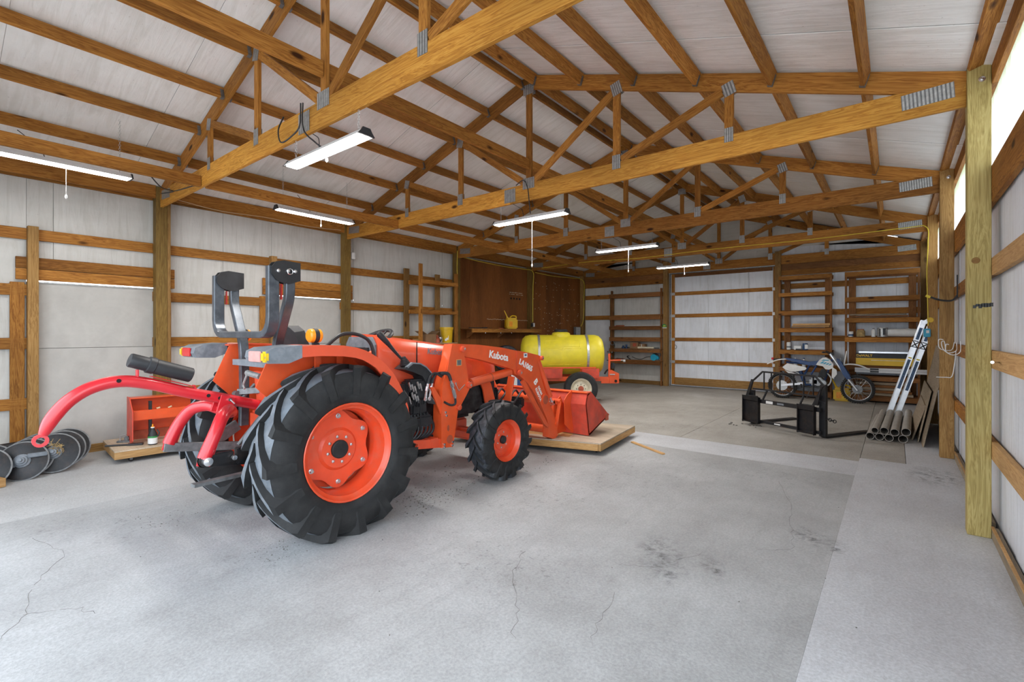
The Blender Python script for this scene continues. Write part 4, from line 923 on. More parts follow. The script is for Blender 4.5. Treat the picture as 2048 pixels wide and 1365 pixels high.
# orange box blade
bb = thing('box_blade', 'orange box blade implement with two black shanks, on the left platform', 'implement', (-7.95, 2.30, ZD), math.radians(84))
MB().box((0, .14, .33), (.92, .014, .50)).box((0, .05, .575), (.92, .19, .014)).build('rear_blade', 'orange', bb)
MB().box((0, .12, .06), (.9, .03, .12)).build('blade_edge', 'rust_red', bb)
for s in (1, -1): MB().prism([(.18, .585), (-.02, .59), (-.27, .42), (-.27, .04), (-.18, .0), (.18, .0)], (s*.46-.006, 0, 0), (0, 1, 0), (0, 0, 1), .012).build('side_plate', 'orange_worn', bb)
MB().box((0, -.16, .36), (.91, .07, .13), bev=.006).build('shank_beam', 'orange', bb)
for x in (-.26, .22):
    MB().tube([(x, -.16, .54), (x, -.16, .20), (x, -.175, .10), (x, -.215, .02)], .02, sq=(.018, .022, .004), up0=(0, 1, 0)).build('shank', 'black_paint', bb)
MB().tube([(-.06, -.16, .425), (-.02, -.16, .445)], .012, 8).tube([(-.19, -.16, .43), (-.15, -.16, .44)], .012, 8).build('shank_pin', 'tan_skin', bb)
# oil bottle
ob = thing('oil_bottle', 'black motor oil bottle with a white and green label and orange spout', 'bottle', (-7.56, 1.985, ZD), .5)
MB().lathe([(0, 0), (.045, .0), (.052, .01), (.052, .12), (.046, .145), (.030, .175), (.022, .20), (.022, .215), (0, .215)], (0, 0, 0), (0, 0, 1), 20, cap=False).tube([(.035, .03, .19), (.058, .04, .15), (.05, .03, .10)], .009, 6).build('bottle_body', 'black_plastic', ob)
MB().lathe([(.0525, .015), (.0528, .02), (.0528, .085), (.0525, .09)], (0, 0, 0), (0, 0, 1), 20, cap=False).build('label', 'white_plastic', ob)
MB().lathe([(.0525, .09), (.0528, .092), (.0528, .11), (.0525, .112)], (0, 0, 0), (0, 0, 1), 20, cap=False).build('label_band', 'green_label', ob)
MB().lathe([(.020, .215), (.020, .232), (.009, .236), (.008, .262), (.005, .264)], (0, 0, 0), (0, 0, 1), 14).build('spout', 'amber_lens', ob)
MB().lathe([(.021, .213), (.021, .229)], (0, 0, 0), (0, 0, 1), 14).build('cap', 'white_plastic', ob)
gt = thing('hitch_bar', 'flat dark steel hitch bar lying on the left platform', 'tool', (-7.72, 1.76, ZD), .9)
MB().tube([(-.24, -.02, .012), (-.10, .0, .012), (0, .0, .012)], .012, 8).bar((0, 0, .014), (.16, .03, .014), .06, .024).build('bar', 'black_paint', gt)
g2 = thing('trailer_coupler', 'small grey coupler clamp behind the flat hitch bar', 'tool', (-8.0, 1.79, ZD), .9)
MB().box((0, 0, .012), (.16, .07, .024), bev=.006).box((.03, 0, .05), (.05, .05, .06), bev=.01).build('clamp_body', 'galv_dark', g2)
MB().tube([(-.05, 0, .02), (-.05, 0, .085), (.02, 0, .10)], .008, 6).build('clamp_handle', 'galv', g2)

# ---------------------------------------------------------------- disc harrow by the left wall
dh = thing('disc_harrow', 'black disc harrow gangs with muddy hub, lying on the floor at the left edge', 'implement', (-7.72, .80, 0))
def disc(c, ax, r, par, conc=.03):
    c, ax = Vector(c), Vector(ax).normalized()
    prof = [(0, conc), (r*.35, conc*.86), (r*.7, conc*.45), (r, 0), (r, -.006), (r*.7, conc*.45-.008), (r*.35, conc*.86-.008), (0, conc-.008)]
    o = MB().lathe(prof, c, ax, 40, cap=False).build('disc', 'black_worn', par, ang=40)
    MB().lathe([(r-.012, .006), (r+.001, .001), (r+.001, -.007), (r-.012, -.008)], c, ax, 40, loop=True).build('disc_edge', 'galv_dark', o); return o
A1 = Vector((.92, -.30, .30)).normalized()
def hub(c, ax, par):
    return MB().lathe([(.075, -.02), (.072, .02), (.055, .03), (.052, .05), (.038, .055), (.034, .08), (.018, .085), (.016, .11), (0, .11)], c, ax, 20, cap=False).build('hub', 'grey_plastic', par)
for i, c in enumerate([(.10, .26, .225), (-.06, .34, .225), (-.20, .41, .225)]):
    o = disc(c, A1, .225, dh)
    if i == 0: hub(Vector(c)+A1*.03, A1, o)
for i, c in enumerate([(.20, -.01, .20), (.08, .05, .21), (-.04, .11, .215), (-.16, .17, .22)]):
    o = disc(c, A1, .215, dh)
    if i == 0: hub(Vector(c)+A1*.03, A1, o); MB().box(Vector(c)+A1*.05+Vector((-.03, -.10, -.04)), (.06, .16, .05), Quaternion((0, 0, 1), .3), bev=.008).box(Vector(c)+A1*.045+Vector((.02, .12, .05)), (.03, .16, .045), bev=.006).build('scraper', 'grey_plastic', o)
for i, c in enumerate([(.25, -.30, .19), (.1, -.26, .2)]):
    o = disc(c, A1, .21, dh)
    if i == 0: hub(Vector(c)+A1*.03, A1, o)
MB().tube([Vector((.10, .26, .225))+A1*.05, Vector((-.16, .42, .24))-A1*.2], .02, 10).tube([Vector((.22, -.01, .19))+A1*.05, Vector((-.18, .15, .225))-A1*.2], .02, 10).tube([(-.3, -.2, .30), (-.35, .45, .33)], .035, 8).tube([(-.30, .47, .24), (-.34, .40, .33)], .03, 8).tube([(-.33, .12, .225), (-.33, .15, .32)], .03, 8).build('gang_frame', 'black_worn', dh)
sw_ = MB()
for k in range(60):
    a = R.uniform(0, 6.28); rr = R.uniform(.03, .14); p = Vector((.10, .26, .225))+A1*(.05+R.uniform(0, .02))+Vector((R.uniform(-.05, .05), abs(math.cos(a))*rr-.03, math.sin(a)*rr*.7+.03)); d = Vector((R.uniform(-1, 1), R.uniform(-1, 1), R.uniform(-1, 1)))*.03
    sw_.tube([p-d, p+d], .003, 4, cap=False)
tag(sw_.build('straw', 'straw', dh), kind='stuff')
wk = block('wood_block', None, (-7.32, .515, .05), (.14, .22, .09), 'pine_pale', rot=(0, 0, .3)); tag(wk, 'short pale lumber block on the floor at the left edge', 'lumber')

# ---------------------------------------------------------------- yellow tank trailer
tt = thing('tank_trailer', 'orange sprayer trailer with a big yellow tank, parked by the brown board wall', 'trailer', (-6.31, 9.85, 0), math.radians(39))
L2 = 1.0; rt = .475; zc = 1.10
prof = [(0, -L2), (.24, -L2+.012), (.38, -L2+.05), (.45, -L2+.12), (rt, -L2+.22), (rt, -.60), (rt-.012, -.58), (rt-.012, -.56), (rt, -.54), (rt, .54), (rt-.012, .56), (rt-.012, .58), (rt, .60), (rt, L2-.22), (.45, L2-.12), (.38, L2-.05), (.24, L2-.012), (0, L2)]
tk = MB().lathe(prof, (0, 0, zc), (1, 0, 0), 48, cap=False).build('tank', 'yellow_tank', tt, ang=40)
MB().lathe([(.22, .40), (.22, .50), (.19, .53), (.14, .545)], (-.02, 0, zc), (0, 0, 1), 28).build('filler_neck', 'yellow_tank', tk)
MB().lathe([(.15, .535), (.16, .555), (.16, .595), (.12, .61), (.10, .60), (0, .60)], (-.02, 0, zc), (0, 0, 1), 24, cap=False).build('lid', 'black_plastic', tk)
for x in (-.57, .57): MB().lathe([(rt+.004, -.028), (rt+.008, -.026), (rt+.008, .026), (rt+.004, .028)], (x, 0, zc), (1, 0, 0), 48, cap=False).build('strap', 'galv', tk)
rel = MB()
for x0, x1, z0, z1 in ((-.42, .38, .20, .34), (-.36, -.02, -.22, .16), (.02, .40, -.22, .16)):
    for k in range(4):
        P = [(x0, z0), (x1, z0), (x1, z1), (x0, z1)]; a, b = P[k], P[(k+1) % 4]
        f_ = lambda p: (p[0], -math.sqrt(rt*rt-p[1]**2)+.002, zc+p[1])
        rel.tube([f_(a), f_(((a[0]+b[0])/2, (a[1]+b[1])/2)), f_(b)], .007, 6)
rel.build('molded_ridge', 'yellow_tank', tk)
MB().box((.02, -.405, zc+.235), (.24, .008, .05), Quaternion((1, 0, 0), -.5)).build('decal', 'white_plastic', tk)
MB().box((-.05, -.42, .55), (1.95, .07, .10), bev=.006).box((-.05, .42, .55), (1.95, .07, .10), bev=.006).box((-.9, 0, .55), (.08, .85, .1)).box((.7, 0, .55), (.08, .85, .1)).build('frame', 'orange', tt)
MB().box((-.02, -.50, .815), (1.52, .05, .03), bev=.004).build('cradle_rail', 'orange', tt)
for s in (-1, 1):
    for x0, x1 in ((-.80, -.05), (.40, .80)):
        MB().prism([(x0, .80), (x1, .80), (x1, .58), (x0, .58)], (0, s*.50, 0), (1, 0, 0), (0, s*.10, 1), .012).build('cradle_panel', 'orange_worn', tt)
for x in (-.70, -.40, -.04, .40, .58, .78): MB().bar((x, -.52, .80), (x-.05, -.43, .56), .035, .02).build('cradle_stake', 'orange', tt)
def road_wheel(par, c, r, w, s):
    c = Vector(c); t_ = MB().lathe([(r*.60, s*-w*.42), (r*.75, s*-w*.5), (r*.93, s*-w*.46), (r, s*-w*.32), (r, s*-.012), (r-.012, s*-.01), (r-.012, s*.01), (r, s*.012), (r, s*w*.32), (r*.93, s*w*.46), (r*.75, s*w*.5), (r*.60, s*w*.42)], c, (0, 1, 0), 40, cap=False).build('tire', 'rubber', par)
    MB().lathe([(r*.64, s*w*.40), (r*.62, s*w*.46), (r*.58, s*w*.40), (r*.50, s*w*.28), (r*.44, s*w*.10), (r*.30, s*w*.16), (r*.16, s*w*.16)], c, (0, 1, 0), 32, cap=False).lathe([(r*.6, s*w*.05), (0, s*w*.04)], c, (0, 1, 0), 24, cap=False).build('wheel_rim', 'cream', t_)
    MB().lathe([(r*.17, s*w*.14), (r*.15, s*w*.36), (0, s*w*.38)], c, (0, 1, 0), 16, cap=False).build('wheel_hub', 'rust_red', t_)
    ln = MB()
    for k in range(8): a = PI/4*k; ln.lathe([(.011, 0), (.011, s*.012)], c+Vector((math.cos(a)*r*.27, s*w*.16, math.sin(a)*r*.27)), (0, 1, 0), 6)
    tag(ln.build('lug_nut', 'engine', t_), kind='stuff')
road_wheel(tt, (.33, -.86, .373), .373, .22, -1); road_wheel(tt, (.62, .95, .373), .373, .22, 1)
MB().tube([(.33, -.8, .37), (.62, .9, .37)], .035, 10).bar((.45, -.5, .38), (.45, -.5, .52), .08, .08, up=(1, 0, 0)).bar((.55, .45, .38), (.55, .45, .52), .08, .08, up=(1, 0, 0)).build('axle', 'engine', tt)
MB().box((1.05, -.42, .52), (.36, .06, .15), bev=.005).prism([(0, 0), (.22, 0), (.22, .23), (.05, .31), (0, .31)], (1.06, -.47, .45), (1, 0, 0), (0, 0, 1), -.02).tube([(1.06, -.44, .6), (1.06, -.44, 1.14)], .026, 8).tube([(1.06, -.44, .98), (1.32, -.44, .985)], .016, 8).box((1.12, -.1, .5), (.3, .5, .1)).build('pump_bracket', 'orange', tt)
MB().ball((1.12, -.44, 1.17), .022).ball((1.11, -.44, 1.07), .020).tube([(1.0, -.44, .985), (1.06, -.44, .985)], .012, 6).tube(smooth([(1.12, -.44, .92), (1.10, -.40, .80), (1.02, -.36, .74), (.98, -.3, .66)]), .02, 8).box((1.15, -.44, .86), (.06, .06, .14), bev=.015).build('valve_knob', 'black_plastic', tt)
MB().tube([(1.28, -.44, .985), (1.38, -.44, .985), (1.41, -.44, .96)], .014, 8).lathe([(.03, 0), (.03, .05)], (1.38, -.44, .97), (1, 0, 0), 10).build('valve', 'galv', tt)
MB().lathe([(.032, 0), (.032, .003)], (1.20, -.491, .505), (0, -1, 0), 18).build('bracket_hole', 'dark_hole', tt)
MB().box((1.12, -.492, .66), (.12, .003, .025)).build('maker_badge', 'galv', tt)

# ---------------------------------------------------------------- pallet fork frame
pf = thing('pallet_fork_frame', 'black pallet fork attachment with an upright bar guard, standing in the open floor', 'attachment', (-1.556, 8.97, 0), math.atan2(-.485, .875))
for x0, x1, z0, z1, dz in ((-.665, -.335, .03, .50, 0), (.385, .665, .08, .48, 0)):
    z0 = .045
    w_ = x1-x0; xm = (x0+x1)/2
    MB().box((xm, .04, (z0+z1)/2), (w_, .012, z1-z0)).prism([(0, z1), (-.05, z1+.02), (-.03, z1-.06), (.0, z1-.08)], (x0, .035, 0), (0, 1, 0), (0, 0, 1), w_).prism([(0, z0), (-.05, z0+.015), (-.05, z0+.03), (0, z0+.05)], (x0, .035, 0), (0, 1, 0), (0, 0, 1), w_).box((x0+.006, .02, (z0+z1)/2), (.012, .06, z1-z0)).box((x1-.006, .02, (z0+z1)/2), (.012, .06, z1-z0)).build('attach_plate', 'black_worn', pf)
    MB().tube([(xm-.1, .06, z1+.01), (xm+.1, .06, z1+.01)], .012, 8).build('plate_bar', 'black_paint', pf)
MB().box((.03, .09, .435), (1.36, .05, .065), bev=.004).build('upper_beam', 'black_paint', pf)
MB().box((.03, .09, .085), (1.36, .05, .045), bev=.004).build('lower_beam', 'black_paint', pf)
MB().box((-.17, .063, .435), (.13, .003, .045)).build('decal', 'white_plastic', pf)
MB().box((.04, .063, .435), (.12, .003, .03)).build('decal', 'grey_plastic', pf)
MB().box((-.02, .063, .09), (.11, .003, .02)).build('decal', 'white_plastic', pf)
for x, xo in ((-.62, -.50), (.70, .76)):
    s = -1 if x < 0 else 1
    MB().prism([(s*.58, .50) if s > 0 else (-.66, .50), (s*.67 if s > 0 else -.60, .50), (s*.73 if s > 0 else -.50, .80), (s*.75 if s > 0 else -.545, .80)], (0, .10, 0), (1, 0, 0), (0, 0, 1), .03).build('guard_side', 'black_paint', pf)
MB().tube([(-.52, .115, .79), (-.345, .115, .945), (.60, .115, .945), (.745, .115, .80)], .012, sq=(.014, .012, .002), up0=(0, 1, 0)).tube([(-.54, .115, .635), (.70, .115, .635)], .012, sq=(.014, .010, .002), up0=(0, 1, 0)).build('guard_rail', 'black_paint', pf)
for x in (-.315, -.17, -.01, .24, .41, .57): MB().bar((x, .115, .635), (x, .115, .945), .026, .012, up=(1, 0, 0)).build('guard_bar', 'black_paint', pf)
for xa, xb in ((-.25, -.30), (.42, .38)): MB().bar((xa, .11, .63), (xb, .07, .47), .03, .02, up=(1, 0, 0)).build('guard_brace', 'black_paint', pf)
for x in (.70, -.60): MB().tube([(x, .15, .56), (x, .15, .03), (x, .19, .02), (x, 1.25, .015)], .05, sq=(.05, .020, .004), up0=(0, 1, 0)).build('fork', 'black_paint', pf)
MB().bar((.70, .17, .06), (.70, .17, .82), .05, .09, up=(1, 0, 0)).build('fork_shank', 'black_paint', pf)
MB().bar((-.60, .17, .06), (-.60, .17, .60), .05, .09, up=(1, 0, 0)).build('fork_shank', 'black_paint', pf)
cn = MB()
for k in range(5): cn.tube(arc3((.74+.035*k, .15, .31-.006*k), (1, 0, 0), (0, 1, 0) if k % 2 else (0, 0, 1), .024, 0, 2*PI, 8)[:-1], .007, 5, closed=True)
tag(cn.build('chain', 'engine', pf), kind='stuff')

# ---------------------------------------------------------------- grey pipes
PD = Vector((.028, 1, 0)).normalized()
spots = [(-.30, .056, .053, 'grey plastic pipe, leftmost of the bottom row in the pipe stack'), (-.187, .056, .053, 'grey plastic pipe, second from the left in the bottom row'),
         (-.074, .056, .053, 'grey plastic pipe, third from the left in the bottom row'), (.088, .058, .056, 'grey plastic pipe, bottom row, nearest the leaning boards'),
         (-.243, .143, .045, 'thinner pale-rimmed grey pipe, leftmost of the upper row'), (-.131, .146, .053, 'grey plastic pipe, second from the left in the upper row'),
         (-.008, .143, .053, 'grey plastic pipe, third from the left in the upper row'), (.122, .165, .056, 'grey plastic pipe, upper row, topmost beside the leaning boards')]
for x, z, r, lab in spots:
    L_ = 2.25+R.uniform(-.04, .08)
    o = MB().lathe([(r, 0), (r, L_), (r-.005, L_), (r-.005, 0)], (0, 0, 0), PD, 24, loop=True).build('pipe', 'pvc_grey', None, (x, 9.10+R.uniform(-.03, .03), z))
    tag(o, lab, 'pipe', 'grey pipes stacked on the floor')

# ---------------------------------------------------------------- aluminium folding ladder
ld = thing('folding_ladder', 'silver folding ladder with blue labels leaning on the right wall posts', 'ladder', (-.13, 11.40, 0))
ldx = Vector((.287, 0, 1)).normalized(); ldn = Vector((1, 0, -.287)).normalized()
for q in (0, 1):
    o_ = ldn*(.005+.118*q)
    for yy in (0, .36):
        MB().bar(o_+ldx*.02+Vector((0, yy, 0)), o_+ldx*1.92+Vector((0, yy, 0)), .012, .082, up=ldn).bar(o_+ldx*.02+Vector((0, yy, 0))+ldn*.036, o_+ldx*1.92+Vector((0, yy, 0))+ldn*.036, .035, .008, up=ldn).bar(o_+ldx*.02+Vector((0, yy, 0))-ldn*.036, o_+ldx*1.92+Vector((0, yy, 0))-ldn*.036, .035, .008, up=ldn).build('rail', 'alu', ld)
    for k in range(6): MB().tube([o_+ldx*(.25+.28*k), o_+ldx*(.25+.28*k)+Vector((0, .36, 0))], .016, 8).build('rung', 'alu', ld)
    for a, b in ((.62, 1.18), (1.56, 1.78)):
        MB().bar(o_+ldx*a+Vector((0, -.008, 0)), o_+ldx*b+Vector((0, -.008, 0)), .002, .045, up=ldn).build('label', 'blue_label', ld)
    MB().bar(o_+ldx*1.20+Vector((0, -.008, 0)), o_+ldx*1.225+Vector((0, -.008, 0)), .002, .05, up=ldn).build('label_strip', 'yellow_cord', ld)
    MB().tube([o_+ldx*1.41+ldn*(-.05)+Vector((0, -.01, 0)), o_+ldx*1.53+ldn*.05+Vector((0, -.012, 0))], .010, 6).tube([o_+ldx*1.53+ldn*(-.05)+Vector((0, -.01, 0)), o_+ldx*1.41+ldn*.05+Vector((0, -.012, 0))], .010, 6).bar(o_+ldx*1.42-ldn*.055+Vector((0, -.01, 0)), o_+ldx*1.42+ldn*.055+Vector((0, -.01, 0)), .01, .016).bar(o_+ldx*1.53-ldn*.055+Vector((0, -.01, 0)), o_+ldx*1.53+ldn*.055+Vector((0, -.01, 0)), .01, .016).build('lock_latch', 'black_plastic', ld)
MB().lathe([(.045, -.012), (.05, 0), (.045, .03)], ldx*1.95+ldn*.085, (0, -1, 0), 18).lathe([(.045, -.012), (.05, 0), (.045, .03)], ldx*1.95+ldn*.085+Vector((0, .36, 0)), (0, 1, 0), 18).build('hinge', 'yellow_can', ld)
MB().bar(ldx*1.86+ldn*.0, ldx*1.96+ldn*.085, .016, .07, up=ldn).bar(ldx*1.86+ldn*.125, ldx*1.96+ldn*.085, .016, .07, up=ldn).bar(ldx*1.86+Vector((0, .36, 0)), ldx*1.96+ldn*.085+Vector((0, .36, 0)), .016, .07, up=ldn).build('hinge_arm', 'alu', ld)

# ---------------------------------------------------------------- boards leaning on the right wall
def lean(label, x0, y0, y1, hgt, slope, th, mat, x1=None):
    n_ = Vector((1, 0, slope)).normalized(); t = n_
    up = Vector((slope, 0, 1)).normalized(); nn = Vector((1, 0, -slope)).normalized()
    a = Vector((x0, y0, 0))+up*(hgt/2)+Vector((0, 0, .004)); b = Vector((x0 if x1 is None else x1, y1, 0))+up*(hgt/2)+Vector((0, 0, .004))
    o = board('leaning_board', None, a, b, th, hgt, mat, up=up, ch=.002); tag(o, label, 'board', 'boards leaning on the right wall')
lean('shortest grey board of the leaning boards, next to the pipes', .195, 9.42, 10.9, .56, .29, .022, 'plank_grey')
lean('thin middle board leaning between the short and the tall board', .262, 9.30, 11.3, .78, .19, .014, 'plank_grey')
lean('tallest weathered board, its edge nearest to the second post', .305, 8.93, 11.2, 1.42, .185, .02, 'plank_grey')

# ---------------------------------------------------------------- dirt bike
bk_ = thing('dirt_bike', 'white and blue dirt bike with knobby tyres parked along the back shelves', 'motorcycle', (-1.425, 13.62, 0))
def moto_wheel(x, z, r, rw):
    c = Vector((x, 0, z)); t_ = MB().lathe([(r*.80, -.03), (r*.90, -rw*.5), (r*.965, -rw*.42), (r*.975, 0), (r*.965, rw*.42), (r*.90, rw*.5), (r*.80, .03)], c, (0, 1, 0), 40, cap=False)
    for k in range(44):
        a = 2*PI*k/44
        for yy in ((-.35, .12) if k % 2 else (-.1, .36)):
            q = c+Vector((math.cos(a)*r*.985, yy*rw, math.sin(a)*r*.985)); t_.box(q, (.022, rw*.26, .026), Quaternion((0, 1, 0), -a))
    t_ = t_.build('tire', 'rubber', bk_)
    MB().lathe([(r*.82, -.018), (r*.80, -.022), (r*.765, -.012), (r*.765, .012), (r*.80, .022), (r*.82, .018)], c, (0, 1, 0), 40, loop=True).build('wheel_rim', 'alu', t_)
    sp = MB()
    for k in range(28):
        a = 2*PI*k/28; b = a+(.5 if k % 2 else -.5)
        sp.tube([c+Vector((math.cos(b)*.05, -.02 if k % 4 < 2 else .02, math.sin(b)*.05)), c+Vector((math.cos(a)*r*.78, 0, math.sin(a)*r*.78))], .0026, 4, cap=False)
    tag(sp.build('spokes', 'zinc', t_), kind='stuff')
    MB().lathe([(.03, -.055), (.055, -.03), (.04, -.01), (.04, .01), (.055, .03), (.03, .055)], c, (0, 1, 0), 18).build('hub', 'engine_alu', t_)
    return t_
wf_ = moto_wheel(.745, .328, .328, .085); wr_ = moto_wheel(-.784, .318, .318, .115)
MB().lathe([(.10, -.062), (.10, -.058)], (.745, 0, .328), (0, 1, 0), 24).build('brake_disc', 'galv_dark', wf_)
MB().lathe([(.125, -.064), (.125, -.060), (.06, -.060)], (-.784, 0, .318), (0, 1, 0), 28).build('sprocket', 'galv', wr_)
for s in (-1, 1):
    MB().tube([(.27, s*.09, 1.05), (.50, s*.09, .66)], .024, 12).tube([(.545, s*.09, .59), (.745, s*.09, .30)], .020, 12).tube([(.22, s*.09, 1.13), (.30, s*.09, 1.0)], .027, 10).build('fork_tube', 'alu', bk_)
    MB().prism([(.34, 1.02), (.42, .98), (.63, .58), (.55, .54), (.47, .66)], (0, s*.12-.006, 0), (1, 0, 0), (0, 0, 1), -.012 if s < 0 else .012).build('fork_guard', 'blue_plastic', bk_)
def sweep(pts, ws, zt=.012):
    P = smooth(pts, 5); mb = MB(); n = len(P); W = [ws[min(len(ws)-1, int(i*len(ws)/n))] for i in range(n)]; vs = []
    for p, w in zip(P, W): vs += [p+Vector((0, -w, -.025)), p+Vector((0, -w*.6, 0)), p+Vector((0, w*.6, 0)), p+Vector((0, w, -.025)), p+Vector((0, w*.6, -zt)), p+Vector((0, -w*.6, -zt))]
    fs = [(i*6+j, i*6+(j+1) % 6, i*6+6+(j+1) % 6, i*6+6+j) for i in range(n-1) for j in range(6)]
    return mb.add(vs, fs+[(0, 1, 2, 3, 4, 5), tuple((n-1)*6+j for j in reversed(range(6)))])
sweep([(.40, 0, .85), (.55, 0, .905), (.70, 0, .905), (.83, 0, .87), (.97, 0, .80)], [.05, .07, .075, .07, .055]).build('front_fender', 'white_plastic', bk_)
sweep([(-.55, 0, .98), (-.72, 0, .985), (-.88, 0, .96), (-1.0, 0, .91), (-1.12, 0, .85)], [.07, .085, .085, .075, .06]).build('rear_fender', 'white_plastic', bk_)
MB().box((-1.0, 0, .975), (.05, .09, .06), bev=.01).build('tail_light', 'red_lens', bk_)
MB().tube([(-.98, 0, .95), (-.82, 0, .97)], .02, 6).build('tail_bracket', 'black_plastic', bk_)
MB().prism([(-.72, 1.0), (-.50, .985), (-.22, .925), (-.06, .945), (0, .985), (.01, .93), (-.08, .84), (-.22, .84), (-.46, .90), (-.66, .95)], (0, .085, 0), (1, 0, 0), (0, 0, 1), .17).build('seat', 'blue_plastic', bk_)
tk2 = MB().prism([(-.06, .86), (0, .965), (.07, 1.03), (.14, 1.045), (.22, .99), (.29, .88), (.27, .79), (.20, .755), (.13, .765), (.08, .83)], (0, .11, 0), (1, 0, 0), (0, 0, 1), .22).build('fuel_tank', 'white_plastic', bk_)
tg = MB()
for k in range(4): tg.prism([(.02+.055*k, .90-.012*k), (.075+.055*k, .945-.015*k), (.12+.045*k, .945-.02*k), (.07+.05*k, .895-.012*k)], (0, -.111, 0), (1, 0, 0), (0, 0, 1), .002)
tg.prism([(.05, .96), (.19, .965), (.21, .985), (.09, .99)], (0, -.111, 0), (1, 0, 0), (0, 0, 1), .002).build('tank_graphic', 'teal', tk2)
MB().prism([(-.77, .775), (-.66, .875), (-.27, .79), (-.255, .755), (-.29, .72), (-.57, .665), (-.70, .71)], (0, -.10, 0), (1, 0, 0), (0, 0, 1), -.02).build('side_panel', 'white_plastic', bk_)
MB().prism([(-.72, .70), (-.52, .64), (-.45, .62), (-.60, .60)], (0, -.09, 0), (1, 0, 0), (0, 0, 1), -.015).build('side_panel_lower', 'white_plastic', bk_)
MB().prism([(.27, .82), (.35, .76), (.36, .66), (.29, .55), (.255, .57), (.26, .70)], (0, -.12, 0), (1, 0, 0), (0, 0, 1), -.015).build('radiator_shroud', 'white_plastic', bk_)
MB().tube([(.25, 0, 1.0), (.10, 0, .45), (.02, 0, .36), (-.28, 0, .36), (-.33, 0, .55), (-.20, 0, .85)], .022, 10).tube([(.22, 0, .96), (-.22, 0, .86), (-.70, 0, .90)], .020, 8).tube([(-.05, -.09, .84), (-.16, -.09, .62)], .018, 8).build('frame', 'blue_plastic', bk_)
MB().lathe([(.10, -.09), (.12, -.07), (.12, .08), (.10, .10)], (-.02, 0, .46), (0, 1, 0), 20).lathe([(.07, -.10), (.08, -.08), (.08, .08)], (.08, 0, .43), (0, 1, 0), 16).box((-.10, 0, .45), (.2, .18, .18), bev=.04).build('engine_case', 'engine_alu', bk_)
cyl = MB()
for k in range(6): cyl.box((.06+.006*k, 0, .57+.026*k), (.17, .16, .010))
cyl.box((.08, 0, .66), (.11, .12, .2), bev=.02).build('cylinder', 'engine', bk_)
MB().tube(smooth([(.17, -.06, .66), (.24, -.08, .55), (.20, -.09, .40), (.06, -.09, .33)]), .018, 8).tube([(-.30, .12, .55), (-.62, .13, .72)], .04, 10).build('exhaust', 'galv', bk_)
MB().bar((-.30, -.07, .40), (-.80, -.07, .32), .025, .05).bar((-.30, .07, .40), (-.80, .07, .32), .025, .05).build('swingarm', 'alu', bk_)
MB().tube([(-.32, 0, .45), (-.42, 0, .78)], .04, 12).build('rear_shock', 'blue_plastic', bk_)
MB().box((-.18, -.10, .33), (.25, .03, .03)).tube([(-.2, -.08, .36), (-.26, -.14, .34), (-.36, -.16, .30)], .010, 6).box((-.36, -.16, .34), (.03, .05, .10)).build('foot_peg', 'engine', bk_)
MB().tube(smooth([(.10, -.38, 1.17), (.16, -.25, 1.165), (.22, -.10, 1.13), (.22, .10, 1.13), (.16, .25, 1.165), (.10, .38, 1.17)]), .012, 8).tube([(.10, -.38, 1.17), (.13, -.27, 1.167)], .018, 8).tube([(.10, .38, 1.17), (.13, .27, 1.167)], .018, 8).tube([(.17, -.26, 1.16), (.12, -.38, 1.19)], .006, 6).box((.24, 0, 1.12), (.10, .20, .08), bev=.02).build('handlebar', 'black_plastic', bk_)
MB().prism([(-.09, 1.20), (.09, 1.20), (.12, 1.02), (.07, .88), (-.07, .88), (-.12, 1.02)], (.34, 0, 0), (0, 1, 0), (.16, 0, 1), .02).build('headlight_mask', 'white_plastic', bk_)
MB().box((.43, 0, 1.0), (.05, .12, .10), bev=.015).build('headlight', 'grey_plastic', bk_)
MB().tube([(-.16, .06, .34), (-.30, .30, .012)], .010, 6).build('kickstand', 'galv', bk_)

# ---------------------------------------------------------------- yellow fuel cans
def gas_can(loc, rz, label, sc=1.0, spout=1):
    t = thing('fuel_can', label, 'fuel can', loc, rz, 'yellow fuel cans')
    MB().box((0, 0, .14*sc), (.32*sc, .22*sc, .28*sc), bev=.03*sc).box((0, 0, .285*sc), (.26*sc, .16*sc, .03*sc), bev=.012).build('can_body', 'yellow_can', t)
    MB().tube(smooth([(.14*sc, 0, .27*sc), (.14*sc, 0, .34*sc), (.03*sc, 0, .355*sc), (-.04*sc, 0, .30*sc)]), .018*sc, 8).build('handle', 'yellow_can', t)
    MB().lathe([(.03*sc, .28*sc), (.03*sc, .32*sc)], (-.11*sc, 0, 0), (0, 0, 1), 14).build('cap', 'yellow_can', t)
    MB().tube([(-.11*sc, 0, .31*sc), (-.14*sc, 0, .38*sc), (-.20*sc, 0, .50*sc)], [.02*sc, .016*sc, .011*sc], 8).build('spout', 'yellow_can', t)
    MB().box((-.05*sc, -.111*sc, .13*sc), (.10*sc, .003, .14*sc)).build('label', 'amber_lens', t)
    return t
gas_can((-8.22, 10.28, 1.735), PI/2-.55, 'yellow fuel can on the long shelf of the brown board wall', 1.0)
gas_can((-1.0, 13.92, .0), 0, 'yellow fuel can on the floor behind the front wheel of the dirt bike', 1.05)
